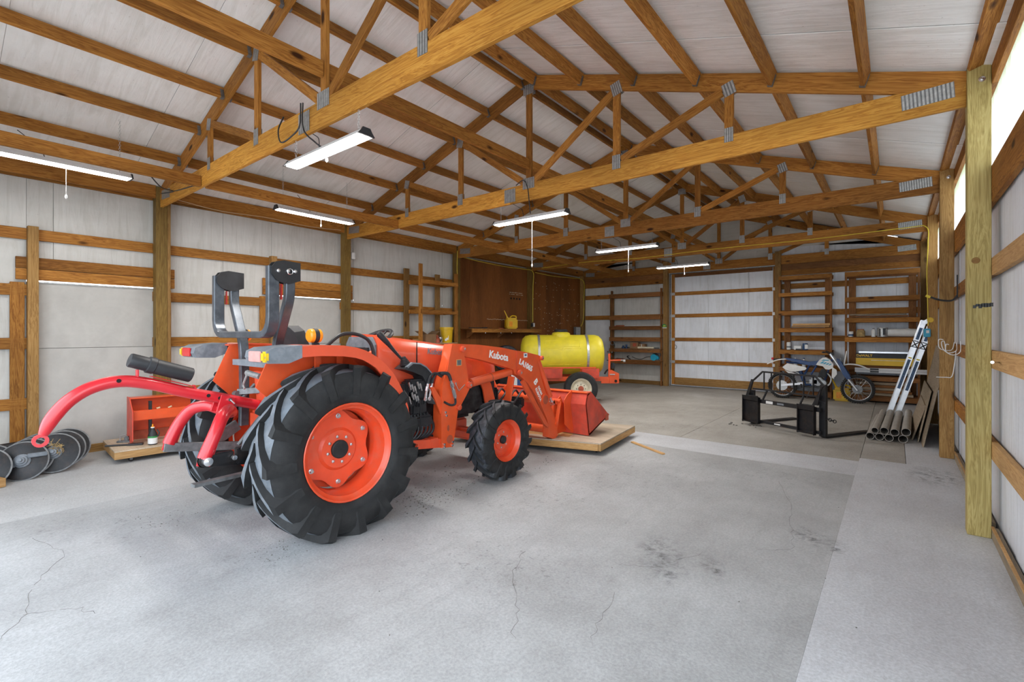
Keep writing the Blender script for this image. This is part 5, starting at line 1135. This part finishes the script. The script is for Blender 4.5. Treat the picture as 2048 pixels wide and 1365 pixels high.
# ---------------------------------------------------------------- shelves on the left wall
def shelf_thing(name, label, loc=(0, 0, 0), group=None): return thing(name, label, 'shelf', loc, 0, group)
ls = shelf_thing('lumber_shelf', 'open lumber shelf with a yellow bucket, beside the brown boards on the left wall', (-8.2, 7.5, 0))
for x, y, z1, w in ((-.17, -.62, 3.05, .14), (-.17, .30, 3.0, .14)): block('upright', ls, (x-.10, y, z1/2), (.04, w, z1), 'treated_brown')
for y, z1 in ((-.60, 3.12), (.47, 3.0)): block('upright', ls, (.18, y, z1/2), (.04, .09, z1), 'pine')
for z in (1.31, 2.06, 2.71):
    block('shelf_rail', ls, (.215, -.06, z+.03), (.035, 1.10, .085), 'pine')
    block('shelf_rail', ls, (-.20, -.06, z+.03), (.035, 1.10, .085), 'pine')
    for y in (-.55, .42): block('shelf_cross', ls, (0, y, z+.03), (.4, .035, .085), 'pine')
block('shelf_board', ls, (0, -.06, 1.385), (.42, 1.10, .018), 'ply')
ZS = 1.394
yb = thing('bucket', 'yellow plastic bucket with a rim on the left wall shelf', 'bucket', (-8.14, 7.78, ZS))
MB().lathe([(0, 0), (.125, 0), (.13, .01), (.145, .30), (.155, .305), (.155, .35), (.148, .352), (.145, .36), (.137, .34), (.12, .03), (0, .03)], (0, 0, 0), (0, 0, 1), 28, cap=False).build('bucket_body', 'yellow_can', yb)
MB().lathe([(.159, .33), (.160, .345), (.158, .36), (.0, .362)], (0, 0, 0), (0, 0, 1), 28, cap=False).build('bucket_lid', 'yellow_can', yb)
MB().box((.11, -.075, .12), (.003, .05, .10), Quaternion((0, 0, 1), -.65)).box((.09, -.105, .07), (.003, .04, .05), Quaternion((0, 0, 1), -.8)).build('bucket_mark', 'white_plastic', yb)
pc_ = thing('paint_can', 'small silver can beside the yellow bucket on the shelf', 'can', (-8.10, 7.55, ZS))
MB().lathe([(0, 0), (.05, 0), (.052, .004), (.052, .13), (.048, .135), (.044, .128), (0, .128)], (0, 0, 0), (0, 0, 1), 20, cap=False).build('can_body', 'zinc', pc_)
MB().tube(arc3((0, 0, .12), (0, 1, 0), (0, 0, 1), .054, 0, PI, 8), .002, 5).build('bail', 'galv', pc_)
cb = thing('cardboard_box', 'open cardboard box with raised flaps on the left wall shelf', 'box', (-8.14, 7.20, ZS), .1)
MB().box((0, 0, .005), (.24, .30, .008)).box((.12, 0, .10), (.006, .30, .20)).box((-.12, 0, .10), (.006, .30, .20)).box((0, .15, .10), (.24, .006, .20)).box((0, -.15, .10), (.24, .006, .20)).build('box_body', 'cardboard', cb)
for s in (-1, 1): MB().box((0, s*.21, .235), (.24, .15, .006), Quaternion((1, 0, 0), s*.45)).build('box_flap', 'cardboard', cb)
jr = thing('engine_part', 'dark metal motor part on the shelf between the box and the can', 'part', (-8.06, 7.42, ZS))
MB().lathe([(.06, 0), (.065, .02), (.05, .06), (.055, .09), (.03, .12)], (0, 0, 0), (0, 0, 1), 18).box((0, -.02, .15), (.05, .08, .06), bev=.015).build('motor_body', 'rust_red', jr)
MB().tube(smooth([(.02, .05, .02), (.05, .08, .08), (.0, .10, .03)]), .008, 6).build('motor_cable', 'black_plastic', jr)
br = block('lumber_offcut', None, (-8.1, 6.86, ZS+.05), (.09, .16, .09), 'pine_pale'); tag(br, 'pale lumber offcut at the near end of the left wall shelf', 'lumber')
# long shelf on the brown boards
lg = shelf_thing('long_shelf', 'long brown shelf fixed along the brown board wall', (-8.25, 10.0, 1.68))
block('shelf_board', lg, (0, 0, .045), (.42, 2.9, .02), 'shelf_wood'); block('shelf_front', lg, (.20, 0, 0), (.035, 2.9, .09), 'pine')
for y in (-1.2, 0, 1.2): MB().prism([(-.2, .035), (.18, .035), (-.2, -.2)], (0, y, 0), (1, 0, 0), (0, 0, 1), .03).build('shelf_bracket', 'shelf_wood', lg)
for y in (-.95, -.35, .1): MB().tube([(.19, y, -.04), (.19, y, -.065), (.205, y, -.07)], .006, 6).build('shelf_hook', 'zinc', lg)
tp = thing('hand_tool', 'long dark hand tool lying on the shelf of the brown wall', 'tool', (-8.2, 9.0, 1.735), .1)
MB().bar((0, -.45, .012), (0, .1, .012), .03, .02).bar((0, .1, .012), (0, .28, .02), .05, .03).build('tool_blade', 'black_paint', tp)
MB().tube([(0, .26, .02), (0, .5, .02)], .014, 8).build('tool_handle', 'shelf_wood', tp)
t2_ = thing('wrench', 'rusty wrench beside the fuel can on the long shelf', 'tool', (-8.15, 9.75, 1.735), .4)
MB().bar((0, -.14, .01), (0, .12, .01), .028, .014).lathe([(.03, 0), (.03, .016)], (0, .14, .003), (0, 0, 1), 12).build('wrench_body', 'rust_red', t2_)
# outlet box and cords on the brown wall
ot = thing('outlet_box', 'white outlet box on the post between the brown board bays', 'outlet', (-8.365, 11.50, 1.86))
MB().box((.02, 0, 0), (.045, .07, .11), bev=.006).build('cover', 'white_plastic', ot)
MB().box((.02, -.08, .0), (.05, .07, .10), bev=.008).build('adapter', 'black_plastic', ot)
pn = thing('breaker_panel', 'grey breaker panel at the far corner of the brown boards', 'panel', (-8.42, 14.10, 1.62))
MB().box((.0, 0, 0), (.09, .30, .42), bev=.008).build('panel_box', 'galv_dark', pn)
MB().box((.048, 0, 0), (.008, .27, .39), bev=.003).build('panel_door', 'galv', pn)
sb = thing('switch_box', 'small white junction box on the wall beside the second left post', 'box', (-8.42, 5.50, 3.15))
MB().box((0, 0, 0), (.05, .08, .13), bev=.006).build('cover', 'white_plastic', sb)
MB().tube(smooth([(0, -.0, .06), (.01, -.02, .28), (.05, -.04, .42), (.14, -.02, .46)]), .005, 6).build('cable', 'galv', sb)
def cord(name, pts, r, mat, label, n=6):
    P = smooth(pts, n); o0 = Vector(P[0]); mb = MB().tube([p-o0 for p in P], r, 6); o = mb.build(name, mat, None, o0); tag(o, label, 'cord'); return o
cord('yellow_cable', [(-8.33, 8.33, 3.62), (-8.345, 8.33, 3.2), (-8.34, 8.34, 2.9), (-8.345, 8.32, 2.4), (-8.34, 8.33, 1.9), (-8.35, 8.33, 1.5)], .008, 'yellow_cord', 'yellow cable stapled down the post where the brown boards begin')
cord('yellow_cable', [(-8.36, 8.40, 3.50), (-8.36, 9.2, 3.46), (-8.35, 10.2, 3.44), (-8.36, 11.0, 3.46), (-8.34, 11.46, 3.42), (-8.345, 11.47, 3.0), (-8.34, 11.45, 2.4), (-8.345, 11.46, 1.95)], .008, 'yellow_cord', 'yellow cable looping along the top of the brown boards to the outlet')
cord('yellow_cable', [(-8.36, 11.6, 3.42), (-8.36, 12.6, 3.40), (-8.36, 13.6, 3.44), (-8.34, 14.38, 3.40), (-8.33, 14.40, 2.8), (-8.34, 14.39, 2.1), (-8.36, 14.25, 1.85)], .009, 'yellow_cord', 'yellow cable running to the breaker panel in the corner')
cord('white_cable', [(-8.34, 2.44, 3.68), (-8.28, 2.42, 3.66), (-8.05, 2.38, 3.70), (-7.8, 2.35, 3.78)], .006, 'white_plastic', 'white cable on the heel of the nearest truss at the first left post')
cord('white_cable', [(-8.36, 2.5, 3.60), (-8.36, 3.1, 3.55), (-8.36, 3.8, 3.58), (-8.36, 4.5, 3.56), (-8.36, 5.2, 3.6)], .005, 'tan_skin', 'thin pale cable along the eave beam between the first two left posts')
cord('black_cord', [(-6.85, 1.75, 3.50), (-7.1, 1.95, 3.42), (-7.5, 2.2, 3.50), (-8.0, 2.20, 3.56), (-7.4, 2.22, 3.50), (-6.8, 2.22, 3.45)], .007, 'black_plastic', 'black lamp cord slung from the tie beam to the nearest truss heel')
cord('black_cord', [(-4.62, 2.26, 3.70), (-4.60, 2.20, 3.55), (-4.55, 2.20, 3.42), (-4.4, 2.22, 3.44), (-4.24, 2.22, 3.50), (-4.22, 2.22, 3.70)], .007, 'black_plastic', 'black cord looped over the nearest truss above its shop light')
cord('black_cord', [(-4.2, 2.23, 3.70), (-4.17, 2.22, 3.45), (-4.05, 2.26, 3.32), (-4.0, 2.30, 3.27)], .007, 'black_plastic', 'black power cord hanging from the nearest truss splice to its light')
cord('black_cord', [(-4.15, 5.30, 3.68), (-4.02, 5.30, 3.73), (-3.94, 5.29, 3.60), (-3.92, 5.30, 3.40), (-3.93, 5.34, 3.26)], .007, 'black_plastic', 'black power cord over the second truss feeding its light')
cord('yellow_cable', [(-8.0, 11.42, 3.50), (-6.5, 11.42, 3.54), (-5.0, 11.425, 3.50), (-3.2, 11.42, 3.53), (-1.4, 11.42, 3.52), (.1, 11.42, 3.55), (.43, 11.36, 3.52), (.455, 11.36, 3.2), (.44, 11.355, 2.7), (.45, 11.36, 2.2), (.46, 11.36, 1.75)], .008, 'yellow_cord', 'yellow cord along the fourth truss and down the right wall post', 8)
tb = thing('charger_box', 'small blue charger box hanging on the third post of the right wall', 'box', (.44, 11.34, 1.62))
MB().box((0, 0, 0), (.10, .05, .15), bev=.01).build('charger_case', 'teal', tb)
MB().box((-.052, 0, 0), (.008, .052, .14), bev=.003).build('charger_plate', 'white_plastic', tb)
MB().box((.01, -.027, .02), (.04, .003, .05)).build('charger_label', 'white_plastic', tb)
bh_ = thing('wall_hook', 'black double arm hook with yellow tips on the upper girt of the right wall', 'hook', (.585, 7.9, 2.13))
MB().box((0, 0, .05), (.012, .04, .28), bev=.004).tube(smooth([(0, -.02, -.06), (-.05, -.03, -.12), (-.16, -.05, -.11), (-.27, -.07, -.06)]), .010, 8).tube(smooth([(0, .03, -.06), (-.05, .02, -.12), (-.16, .0, -.11), (-.27, -.02, -.06)]), .010, 8).build('hook_arm', 'black_plastic', bh_)
MB().tube([(-.25, -.066, -.072), (-.29, -.074, -.052)], .014, 8).tube([(-.25, -.016, -.072), (-.29, -.024, -.052)], .014, 8).build('hook_tip', 'yellow_cord', bh_)
def whook(loc, label, pts):
    t = thing('wire_hook', label, 'hook', loc, 0, 'white wire hooks on the right wall')
    MB().tube([Vector((p.x*.62, p.y, p.z)) for p in smooth(pts, 4)], .005, 6).build('wire', 'white_plastic', t)
whook((.585, 7.55, 1.42), 'white wire hook on the middle girt, nearest to the greenish post', [(0, 0, .10), (0, 0, -.02), (-.10, -.01, -.06), (-.20, -.02, -.02), (-.20, -.02, .06), (-.16, -.02, .06)])
whook((.585, 8.0, 1.42), 'white wire hook on the middle girt, second from the greenish post', [(0, 0, .08), (0, 0, -.02), (-.12, 0, -.05), (-.2, 0, .0), (-.22, 0, .08), (-.18, 0, .09), (-.16, 0, .0)])
whook((.585, 8.27, 1.42), 'white wire hook at the inner side of the second right post', [(0, 0, .08), (-.04, 0, -.02), (-.18, -.02, -.02), (-.24, -.03, .02), (-.24, -.03, .11), (-.17, -.03, .11)])
whook((.585, 8.05, 1.30), 'long single-arm white wire hook below the others on the right wall', [(0, 0, .10), (-.02, 0, -.05), (-.06, 0, -.22), (-.15, -.02, -.235), (-.30, -.05, -.235)])
nl = thing('hanging_nail', 'long steel nail sticking out of the girt beside the nearest post', 'nail', (.592, 4.95, 1.40))
MB().tube([(.0, 0, 0), (-.05, -.13, .004)], .006, 8).lathe([(.011, 0), (.011, .004)], (-.05, -.13, .004), (-.36, -.93, 0), 10).build('nail_shaft', 'zinc', nl)
mk = MB()
for k in range(7): mk.box((-.052+.016*k, 0, R.uniform(-.008, .008)), (.02, .002, R.uniform(.02, .035)))
mk.build('paint_mark', 'blackout', wr, (.545, TY[2]-.001, 1.83))
lk_ = MB().lathe([(.026, 0), (.024, .003), (.0, .004)], (.50, TY[2]-.0005, 2.19), (0, -1, 0), 12).build('post_knot', 'treated_brown', wr)

# ---------------------------------------------------------------- shelves on the back wall
sh = shelf_thing('back_wall_shelves', 'dark shelves between the white door and the sliding door', (-6.44, YB, 0))
for z, w in ((2.81, .14), (2.10, .14), (1.77, .11), (1.42, .14), (1.06, .10), (.70, .14)):
    block('shelf_board', sh, (-.0, -.06, z+.06), (1.72, .26, .02), 'shelf_wood'); block('shelf_front', sh, (-.0, -.19, z-.0), (1.70, .035, w*.85), 'shelf_wood')
for s in (-1, 1): block('shelf_post', sh, (s*.83, -.04, 1.5), (.04, .09, 3.0), 'shelf_wood')
Yf = YB-.06
def onsh(name, label, cat, x, y, z, parts, rz=0, group=None):
    t = thing(name, label, cat, (x, y, z), rz, group)
    for pn_, mb, mat in parts: mb.build(pn_, mat, t)
    return t
onsh('cardboard_box', 'small brown box on the dark back wall shelf', 'box', -6.45, Yf, 1.13, [('box_body', MB().box((0, 0, .10), (.26, .2, .2), bev=.004), 'cardboard'), ('box_label', MB().box((.02, -.102, .12), (.12, .002, .10)), 'rust_red')])
onsh('cardboard_box', 'smaller tan box beside the brown box on the back wall shelf', 'box', -6.20, Yf, 1.13, [('box_body', MB().box((0, 0, .075), (.18, .18, .15), bev=.004), 'cardboard'), ('box_strap', MB().box((0, -.0915, .075), (.02, .002, .14)), 'white_plastic')])
onsh('paper_roll', 'long pale roll lying on the fifth back wall shelf', 'roll', -6.0, Yf-.09, 1.13, [('roll_body', MB().tube([(-.32, 0, .035), (.2, 0, .035)], [.035, .03], 12), 'cream'), ('roll_stick', MB().tube([(.2, 0, .035), (.36, 0, .03)], .012, 8), 'black_plastic')])
for k, (x, lb) in enumerate(((-6.86, 'dark small part at the left end of the back wall shelf'), (-6.75, 'dark round fitting next to the small part on the back shelf'))):
    onsh('fitting', lb, 'part', x, Yf, 1.13, [('fitting_body', MB().lathe([(.05, 0), (.055, .03), (.03, .06), (.035, .09+.03*k)], (0, 0, 0), (0, 0, 1), 14), 'blue_label'), ('fitting_nut', MB().lathe([(.045, .02), (.045, .045)], (.06, 0, 0), (0, 0, 1), 6), 'black_plastic')])
onsh('hose_coil', 'grey coil hanging at the left end of the back wall shelves', 'hose', -7.20, Yf-.10, 1.30, [('coil', MB().tube(arc3((0, 0, 0), (1, 0, 0), (0, 0, 1), .07, 0, 2*PI, 16)[:-1], .014, 6, closed=True), 'galv_dark'), ('coil_end', MB().tube([(.07, 0, 0), (.09, -.01, -.12)], .012, 6), 'black_plastic')])
onsh('circular_saw', 'blue power saw with its cord on the lowest back wall shelf', 'tool', -5.80, Yf, .77, [('saw_body', MB().box((0, 0, .09), (.24, .14, .13), bev=.03).lathe([(.10, -.08), (.10, -.05)], (-.02, 0, .10), (0, 1, 0), 20), 'teal'), ('saw_handle', MB().tube(smooth([(-.10, 0, .13), (-.05, 0, .20), (.06, 0, .20), (.12, 0, .12)]), .018, 8), 'black_plastic'), ('saw_cord', MB().tube(smooth([(-.12, 0, .12), (-.28, 0, .10), (-.45, -.02, .03), (-.62, -.02, .05), (-.76, 0, .10)]), .010, 6), 'black_plastic')])
onsh('plug_end', 'dark coiled plug beside the saw cord on the lowest back shelf', 'cord', -6.62, Yf, .77, [('plug', MB().tube(smooth([(0, 0, .02), (-.06, .02, .05), (-.10, -.02, .10), (-.05, 0, .12)]), .016, 7), 'black_plastic'), ('plug_tip', MB().box((-.05, 0, .12), (.04, .03, .03), bev=.006), 'galv_dark')])
onsh('scrap_plate', 'flat rusty scrap piece at the left of the lowest back shelf', 'scrap', -7.0, Yf, .77, [('plate', MB().box((0, 0, .012), (.32, .14, .02), bev=.004), 'rust_red'), ('plate_rod', MB().tube([(-.1, 0, .035), (.14, 0, .03)], .012, 6), 'galv_dark')])
onsh('trim_strips', 'red-brown wood strips on the third back wall shelf', 'lumber', -7.0, Yf, 1.84, [('strip', MB().box((0, 0, .01), (.34, .05, .02), bev=.002), 'rust_red'), ('strip', MB().box((.02, .02, .03), (.28, .05, .02), bev=.002), 'shelf_wood')])
sg_ = thing('green_sign', 'small green sign with a yellow-white emblem on the back wall post', 'sign', (-5.535, YB-.004, 1.80))
MB().prism([(-.075, 0), (.075, 0), (.075, .06), (0, .10), (-.075, .06)], (0, 0, 0), (1, 0, 0), (0, 0, 1), .006).build('sign_plate', 'green_label', sg_)
MB().prism([(-.03, .02), (-.01, .02), (.0, .035), (.03, .02), (.05, .04), (.02, .055), (-.02, .05)], (0, -.007, 0), (1, 0, 0), (0, 0, 1), .003).build('sign_emblem', 'yellow_cord', sg_)
MB().box((0, -.003, -.02), (.15, .005, .022)).build('sign_strip', 'white_plastic', sg_)

def rack(label, x0, x1, rails, ydep=.36, top=3.08):
    t = shelf_thing('shelf_rack', label, ((x0+x1)/2, YB-.16, 0), 'wooden racks on the back wall')
    w = (x1-x0)/2
    for s in (-1, 1):
        block('rack_post', t, (s*(w-.02), -.20, top/2), (.04, .09, top), 'shelf_wood')
        block('rack_post', t, (s*(w-.12), .27, top/2), (.14, .04, top), 'shelf_wood')
    for z, h_, brd in rails:
        block('rack_rail', t, (0, -.255, z), (2*w, .035, h_), 'pine' if z > 1 else 'shelf_wood')
        block('rack_rail', t, (0, .235, z), (2*w-.02, .035, h_), 'shelf_wood')
        if brd: block('rack_shelf', t, (0, .0, z+h_/2+.008), (2*w, .50, .016), 'ply' if brd > 1 else 'shelf_wood')
    return t
r1_ = rack('left wooden rack behind the dirt bike with two stacked pale boards', -2.36, -1.21, [(3.03, .10, 0), (2.60, .09, 0), (2.13, .10, 0), (1.69, .10, 1), (1.13, .10, 1), (.70, .1, 1), (.10, .12, 1)])
r2_ = rack('right wooden rack beside the ladder holding a black and yellow tool box carton', -.95, .43, [(3.02, .11, 0), (2.42, .10, 0), (1.92, .10, 1), (1.46, .11, 1), (.80, .10, 1), (.55, .1, 1), (.10, .12, 1)])
for k, (dz, dx) in enumerate(((.0, 0), (.05, .02))):
    o = block('pale_board', None, (-1.66+dx, YB-.38, 1.785+dz), (.80, .14, .045), 'pine_pale'); tag(o, ('lower' if not k else 'upper')+' of two pale boards stacked on the left back rack', 'lumber', 'pale boards on the back rack')
for k, (dz, dx, m_) in enumerate(((.0, .0, 'shelf_wood'), (.045, -.03, 'plank_grey'))):
    o = block('wood_strip', None, (-.30+dx, YB-.38, 2.008+dz), (1.05, .10, .035), m_); tag(o, ('lower dark' if not k else 'upper pale')+' wood strip on the upper shelf of the right back rack', 'lumber', 'wood strips on the right back rack')
onsh('glass_jar', 'clear glass jar at the left of the shelf behind the bike seat', 'jar', -2.13, YB-.40, 1.197, [('jar_body', MB().lathe([(.0, 0), (.045, 0), (.05, .01), (.05, .17), (.042, .19), (0, .19)], (0, 0, 0), (0, 0, 1), 18, cap=False), 'white_plastic'), ('jar_band', MB().lathe([(.051, .05), (.051, .09)], (0, 0, 0), (0, 0, 1), 18, cap=False), 'grey_plastic')])
onsh('spray_can', 'blue and white can on the shelf above the dirt bike seat', 'can', -1.77, YB-.40, 1.197, [('can_body', MB().lathe([(.0, 0), (.06, 0), (.062, .01), (.062, .14), (.05, .165), (0, .165)], (0, 0, 0), (0, 0, 1), 18, cap=False), 'blue_label'), ('can_label', MB().box((.03, -.055, .08), (.07, .02, .11), bev=.004), 'white_plastic')])
onsh('small_carton', 'low white and black carton next to the blue can on the shelf', 'box', -1.93, YB-.40, 1.197, [('carton_body', MB().box((0, 0, .05), (.16, .12, .10), bev=.005), 'white_plastic'), ('carton_base', MB().box((.02, -.062, .015), (.12, .003, .03)), 'black_plastic')])
for k, x in enumerate((-1.98, -1.80)): onsh('small_bottle', ('white bottle', 'blue-capped white bottle')[k]+' standing behind the bike seat on the lower shelf', 'bottle', x, YB-.40, .767, [('bottle_body', MB().lathe([(.0, 0), (.04, 0), (.042, .01), (.042, .14), (.02, .18), (.018, .20)], (0, 0, 0), (0, 0, 1), 14), 'white_plastic'), ('bottle_cap', MB().lathe([(.02, .20), (.02, .225)], (0, 0, 0), (0, 0, 1), 12), ('white_plastic', 'blue_plastic')[k])])
onsh('tape_roll', 'black tape roll standing behind the bike tank on the lower shelf', 'roll', -1.58, YB-.40, .767, [('roll', MB().lathe([(.07, -.03), (.07, .03), (.04, .03), (.04, -.03)], (0, 0, .07), (0, 1, 0), 20, loop=True), 'black_plastic'), ('core', MB().lathe([(.04, -.03), (.04, .03), (.036, .03), (.036, -.03)], (0, 0, .07), (0, 1, 0), 20, loop=True), 'cardboard')])
cz = 1.532
onsh('tin_can', 'small white and blue can at the left of the right back rack shelf', 'can', -.83, YB-.40, cz, [('can_body', MB().lathe([(0, 0), (.05, 0), (.05, .12), (.045, .125), (0, .122)], (0, 0, 0), (0, 0, 1), 18, cap=False), 'white_plastic'), ('can_band', MB().lathe([(.0505, .02), (.0505, .06)], (0, 0, 0), (0, 0, 1), 18, cap=False), 'blue_label')])
onsh('rusty_can', 'dark rusty pot beside the small white can on the rack', 'can', -.64, YB-.40, cz, [('can_body', MB().lathe([(0, 0), (.08, 0), (.085, .03), (.085, .13), (.06, .17), (0, .165)], (0, 0, 0), (0, 0, 1), 18, cap=False), 'straw'), ('can_lid', MB().lathe([(.065, .165), (.065, .18)], (0, 0, 0), (0, 0, 1), 16), 'rust_red')])
onsh('paint_can', 'paint can with black and white streaks on the right back rack', 'can', -.23, YB-.40, cz, [('can_body', MB().lathe([(0, 0), (.10, 0), (.102, .01), (.102, .20), (.098, .21), (.09, .20), (0, .20)], (0, 0, 0), (0, 0, 1), 22, cap=False), 'galv'), ('can_drip', MB().box((.03, -.10, .12), (.05, .012, .15), bev=.004).box((-.05, -.092, .10), (.025, .012, .18), bev=.004), 'black_plastic')])
onsh('bottle', 'clear bottle lying left of the streaked paint can', 'bottle', -.40, YB-.40, cz, [('bottle_body', MB().lathe([(0, 0), (.04, 0), (.042, .14), (.02, .18)], (0, 0, 0), (0, 0, 1), 14), 'white_plastic'), ('bottle_cap', MB().lathe([(.021, .18), (.021, .20)], (0, 0, 0), (0, 0, 1), 12), 'grey_plastic')])
onsh('plastic_roll', 'long roll of milky plastic sheet on the right back rack', 'roll', .12, YB-.38, cz, [('roll_body', MB().tube([(-.26, 0, .095), (.06, 0, .095), (.10, 0, .10), (.14, 0, .095), (.25, 0, .095)], [.088, .09, .096, .09, .086], 18), 'white_plastic'), ('roll_core', MB().tube([(-.27, 0, .095), (-.255, 0, .095)], .03, 12), 'cardboard')])
dw = thing('tool_carton', 'long black and yellow tool carton on the right back rack', 'box', (-.19, YB-.36, .867))
MB().box((0, 0, .085), (1.08, .24, .17), bev=.004).build('carton_lower', 'yellow_can', dw)
MB().box((0, 0, .225), (1.08, .24, .11), bev=.004).build('carton_upper', 'black_plastic', dw)
text('lettering', 'DeWALT', .075, 'yellow_can', dw, (-.53, -.1225, .20), (1, 0, 0), (0, 0, 1), .001, .002, sx=1.0)
MB().box((.1, -.1215, .12), (.7, .002, .012)).build('carton_stripe', 'cream', dw)
fl_ = thing('metal_flashing', 'thin shiny flashing strip lying on top of the black carton', 'strip', (-.2, YB-.36, 1.149))
MB().box((0, 0, .012), (.95, .12, .022), bev=.004).build('flashing_strip', 'alu', fl_)
MB().box((0, -.05, .03), (.95, .01, .016)).build('flashing_lip', 'alu', fl_)
for k, (m_, dz, lb) in enumerate((('white_paint', 0, 'lower white trim board with black end marks below the tool carton'), ('white_paint', .055, 'upper white trim board with black end marks below the tool carton'))):
    t = thing('trim_board', lb, 'board', (-.1, YB-.475, .70+dz), 0, 'white trim boards on the right back rack')
    MB().box((0, 0, .025), (1.30, .05, .05), bev=.003).build('board_body', m_, t)
    MB().box((-.28, -.026, .025), (.16, .003, .036)).build('board_mark', 'black_plastic', t)
for k in range(5):
    o = block('rough_plank', None, (-.26, YB-.36-.02*(k % 2), .205+.062*k), (1.15-.05*k, .30, .055), 'shelf_wood' if k % 2 else 'plank_grey'); tag(o, ('lowest', 'second lowest', 'middle', 'second highest', 'topmost')[k]+' rough plank in the stack behind the front wheel of the dirt bike', 'plank', 'rough planks on the right back rack')
lc = thing('low_crate', 'low grey storage crate on the floor behind the bike engine', 'crate', (-1.63, YB-.36, .177))
MB().box((0, 0, .10), (.62, .34, .20), bev=.01).build('crate_body', 'grey_plastic', lc)
MB().box((0, 0, .205), (.65, .37, .025), bev=.006).build('crate_lid', 'white_plastic', lc)
# tyre leaning on the brown boards and a bag behind the boom
ty = thing('spare_tire', 'dark spare tyre with bright hub standing below the long shelf', 'tire', (-7.75, 9.35, 1.0))
ty.location = (-7.98, 9.78, -.10)
MB().lathe([(.18, -.08), (.27, -.11), (.33, -.09), (.35, -.05), (.35, .05), (.33, .09), (.27, .11), (.18, .08)], (0, 0, 1.05), (.75, -.65, 0), 36, loop=True).build('tire_body', 'rubber_dark', ty)
MB().lathe([(.19, .06), (.16, .05), (.08, .07), (0, .08)], (0, 0, 1.05), (.75, -.65, 0), 28, cap=False).build('tire_hub', 'galv', ty)
MB().box((-.05, .05, .31), (.5, .5, .62), Quaternion((0, 0, 1), -.6), bev=.02).build('tire_stand', 'engine', ty)
bg_ = thing('feed_bag', 'blue and white feed bag standing behind the loader boom', 'bag', (-6.2, 8.1, 0))
MB().box((0, 0, .42), (.42, .26, .84), Quaternion((0, 0, 1), .6), bev=.09).build('bag_body', 'white_plastic', bg_)
MB().box((-.02, -.02, .50), (.14, .275, .56), Quaternion((0, 0, 1), .6), bev=.02).build('bag_stripe', 'blue_plastic', bg_)
# loose lumber on the floor behind the bucket platform
o = block('floor_lath', None, (-2.72, 6.45, .010), (.05, .75, .018), 'pine_pale', rot=(0, 0, 1.0)); tag(o, 'thin pale lath lying on the floor beside the bucket platform', 'lumber')
# dirt and crumbs around the tractor tyres
dm = MB()
def crumbs(x0, x1, y0, y1, n, s0, s1):
    for k in range(n):
        s_ = R.uniform(s0, s1); dm.box((R.uniform(x0, x1), R.uniform(y0, y1), s_*.25), (s_*R.uniform(.6, 1.8), s_, s_*.5), Quaternion((0, 0, 1), R.uniform(0, 3)), bev=0)
crumbs(-3.75, -3.4, 1.55, 1.85, 60, .002, .007); crumbs(-3.75, -3.3, 2.75, 3.6, 150, .003, .011); crumbs(-5.3, -4.7, 1.2, 1.7, 60, .002, .007); crumbs(-4.3, -3.5, 2.9, 4.4, 160, .003, .013); crumbs(-3.8, -3.3, 4.4, 5.2, 40, .003, .010)
crumbs(-7, .3, .6, 8, 90, .002, .006); crumbs(-2.4, -1.8, 8.9, 9.3, 14, .01, .03)
dd = dm.build('floor_dirt', 'dirt', None); tag(dd, 'dark dirt crumbs scattered on the concrete around the tractor tyres', 'dirt', kind='stuff')
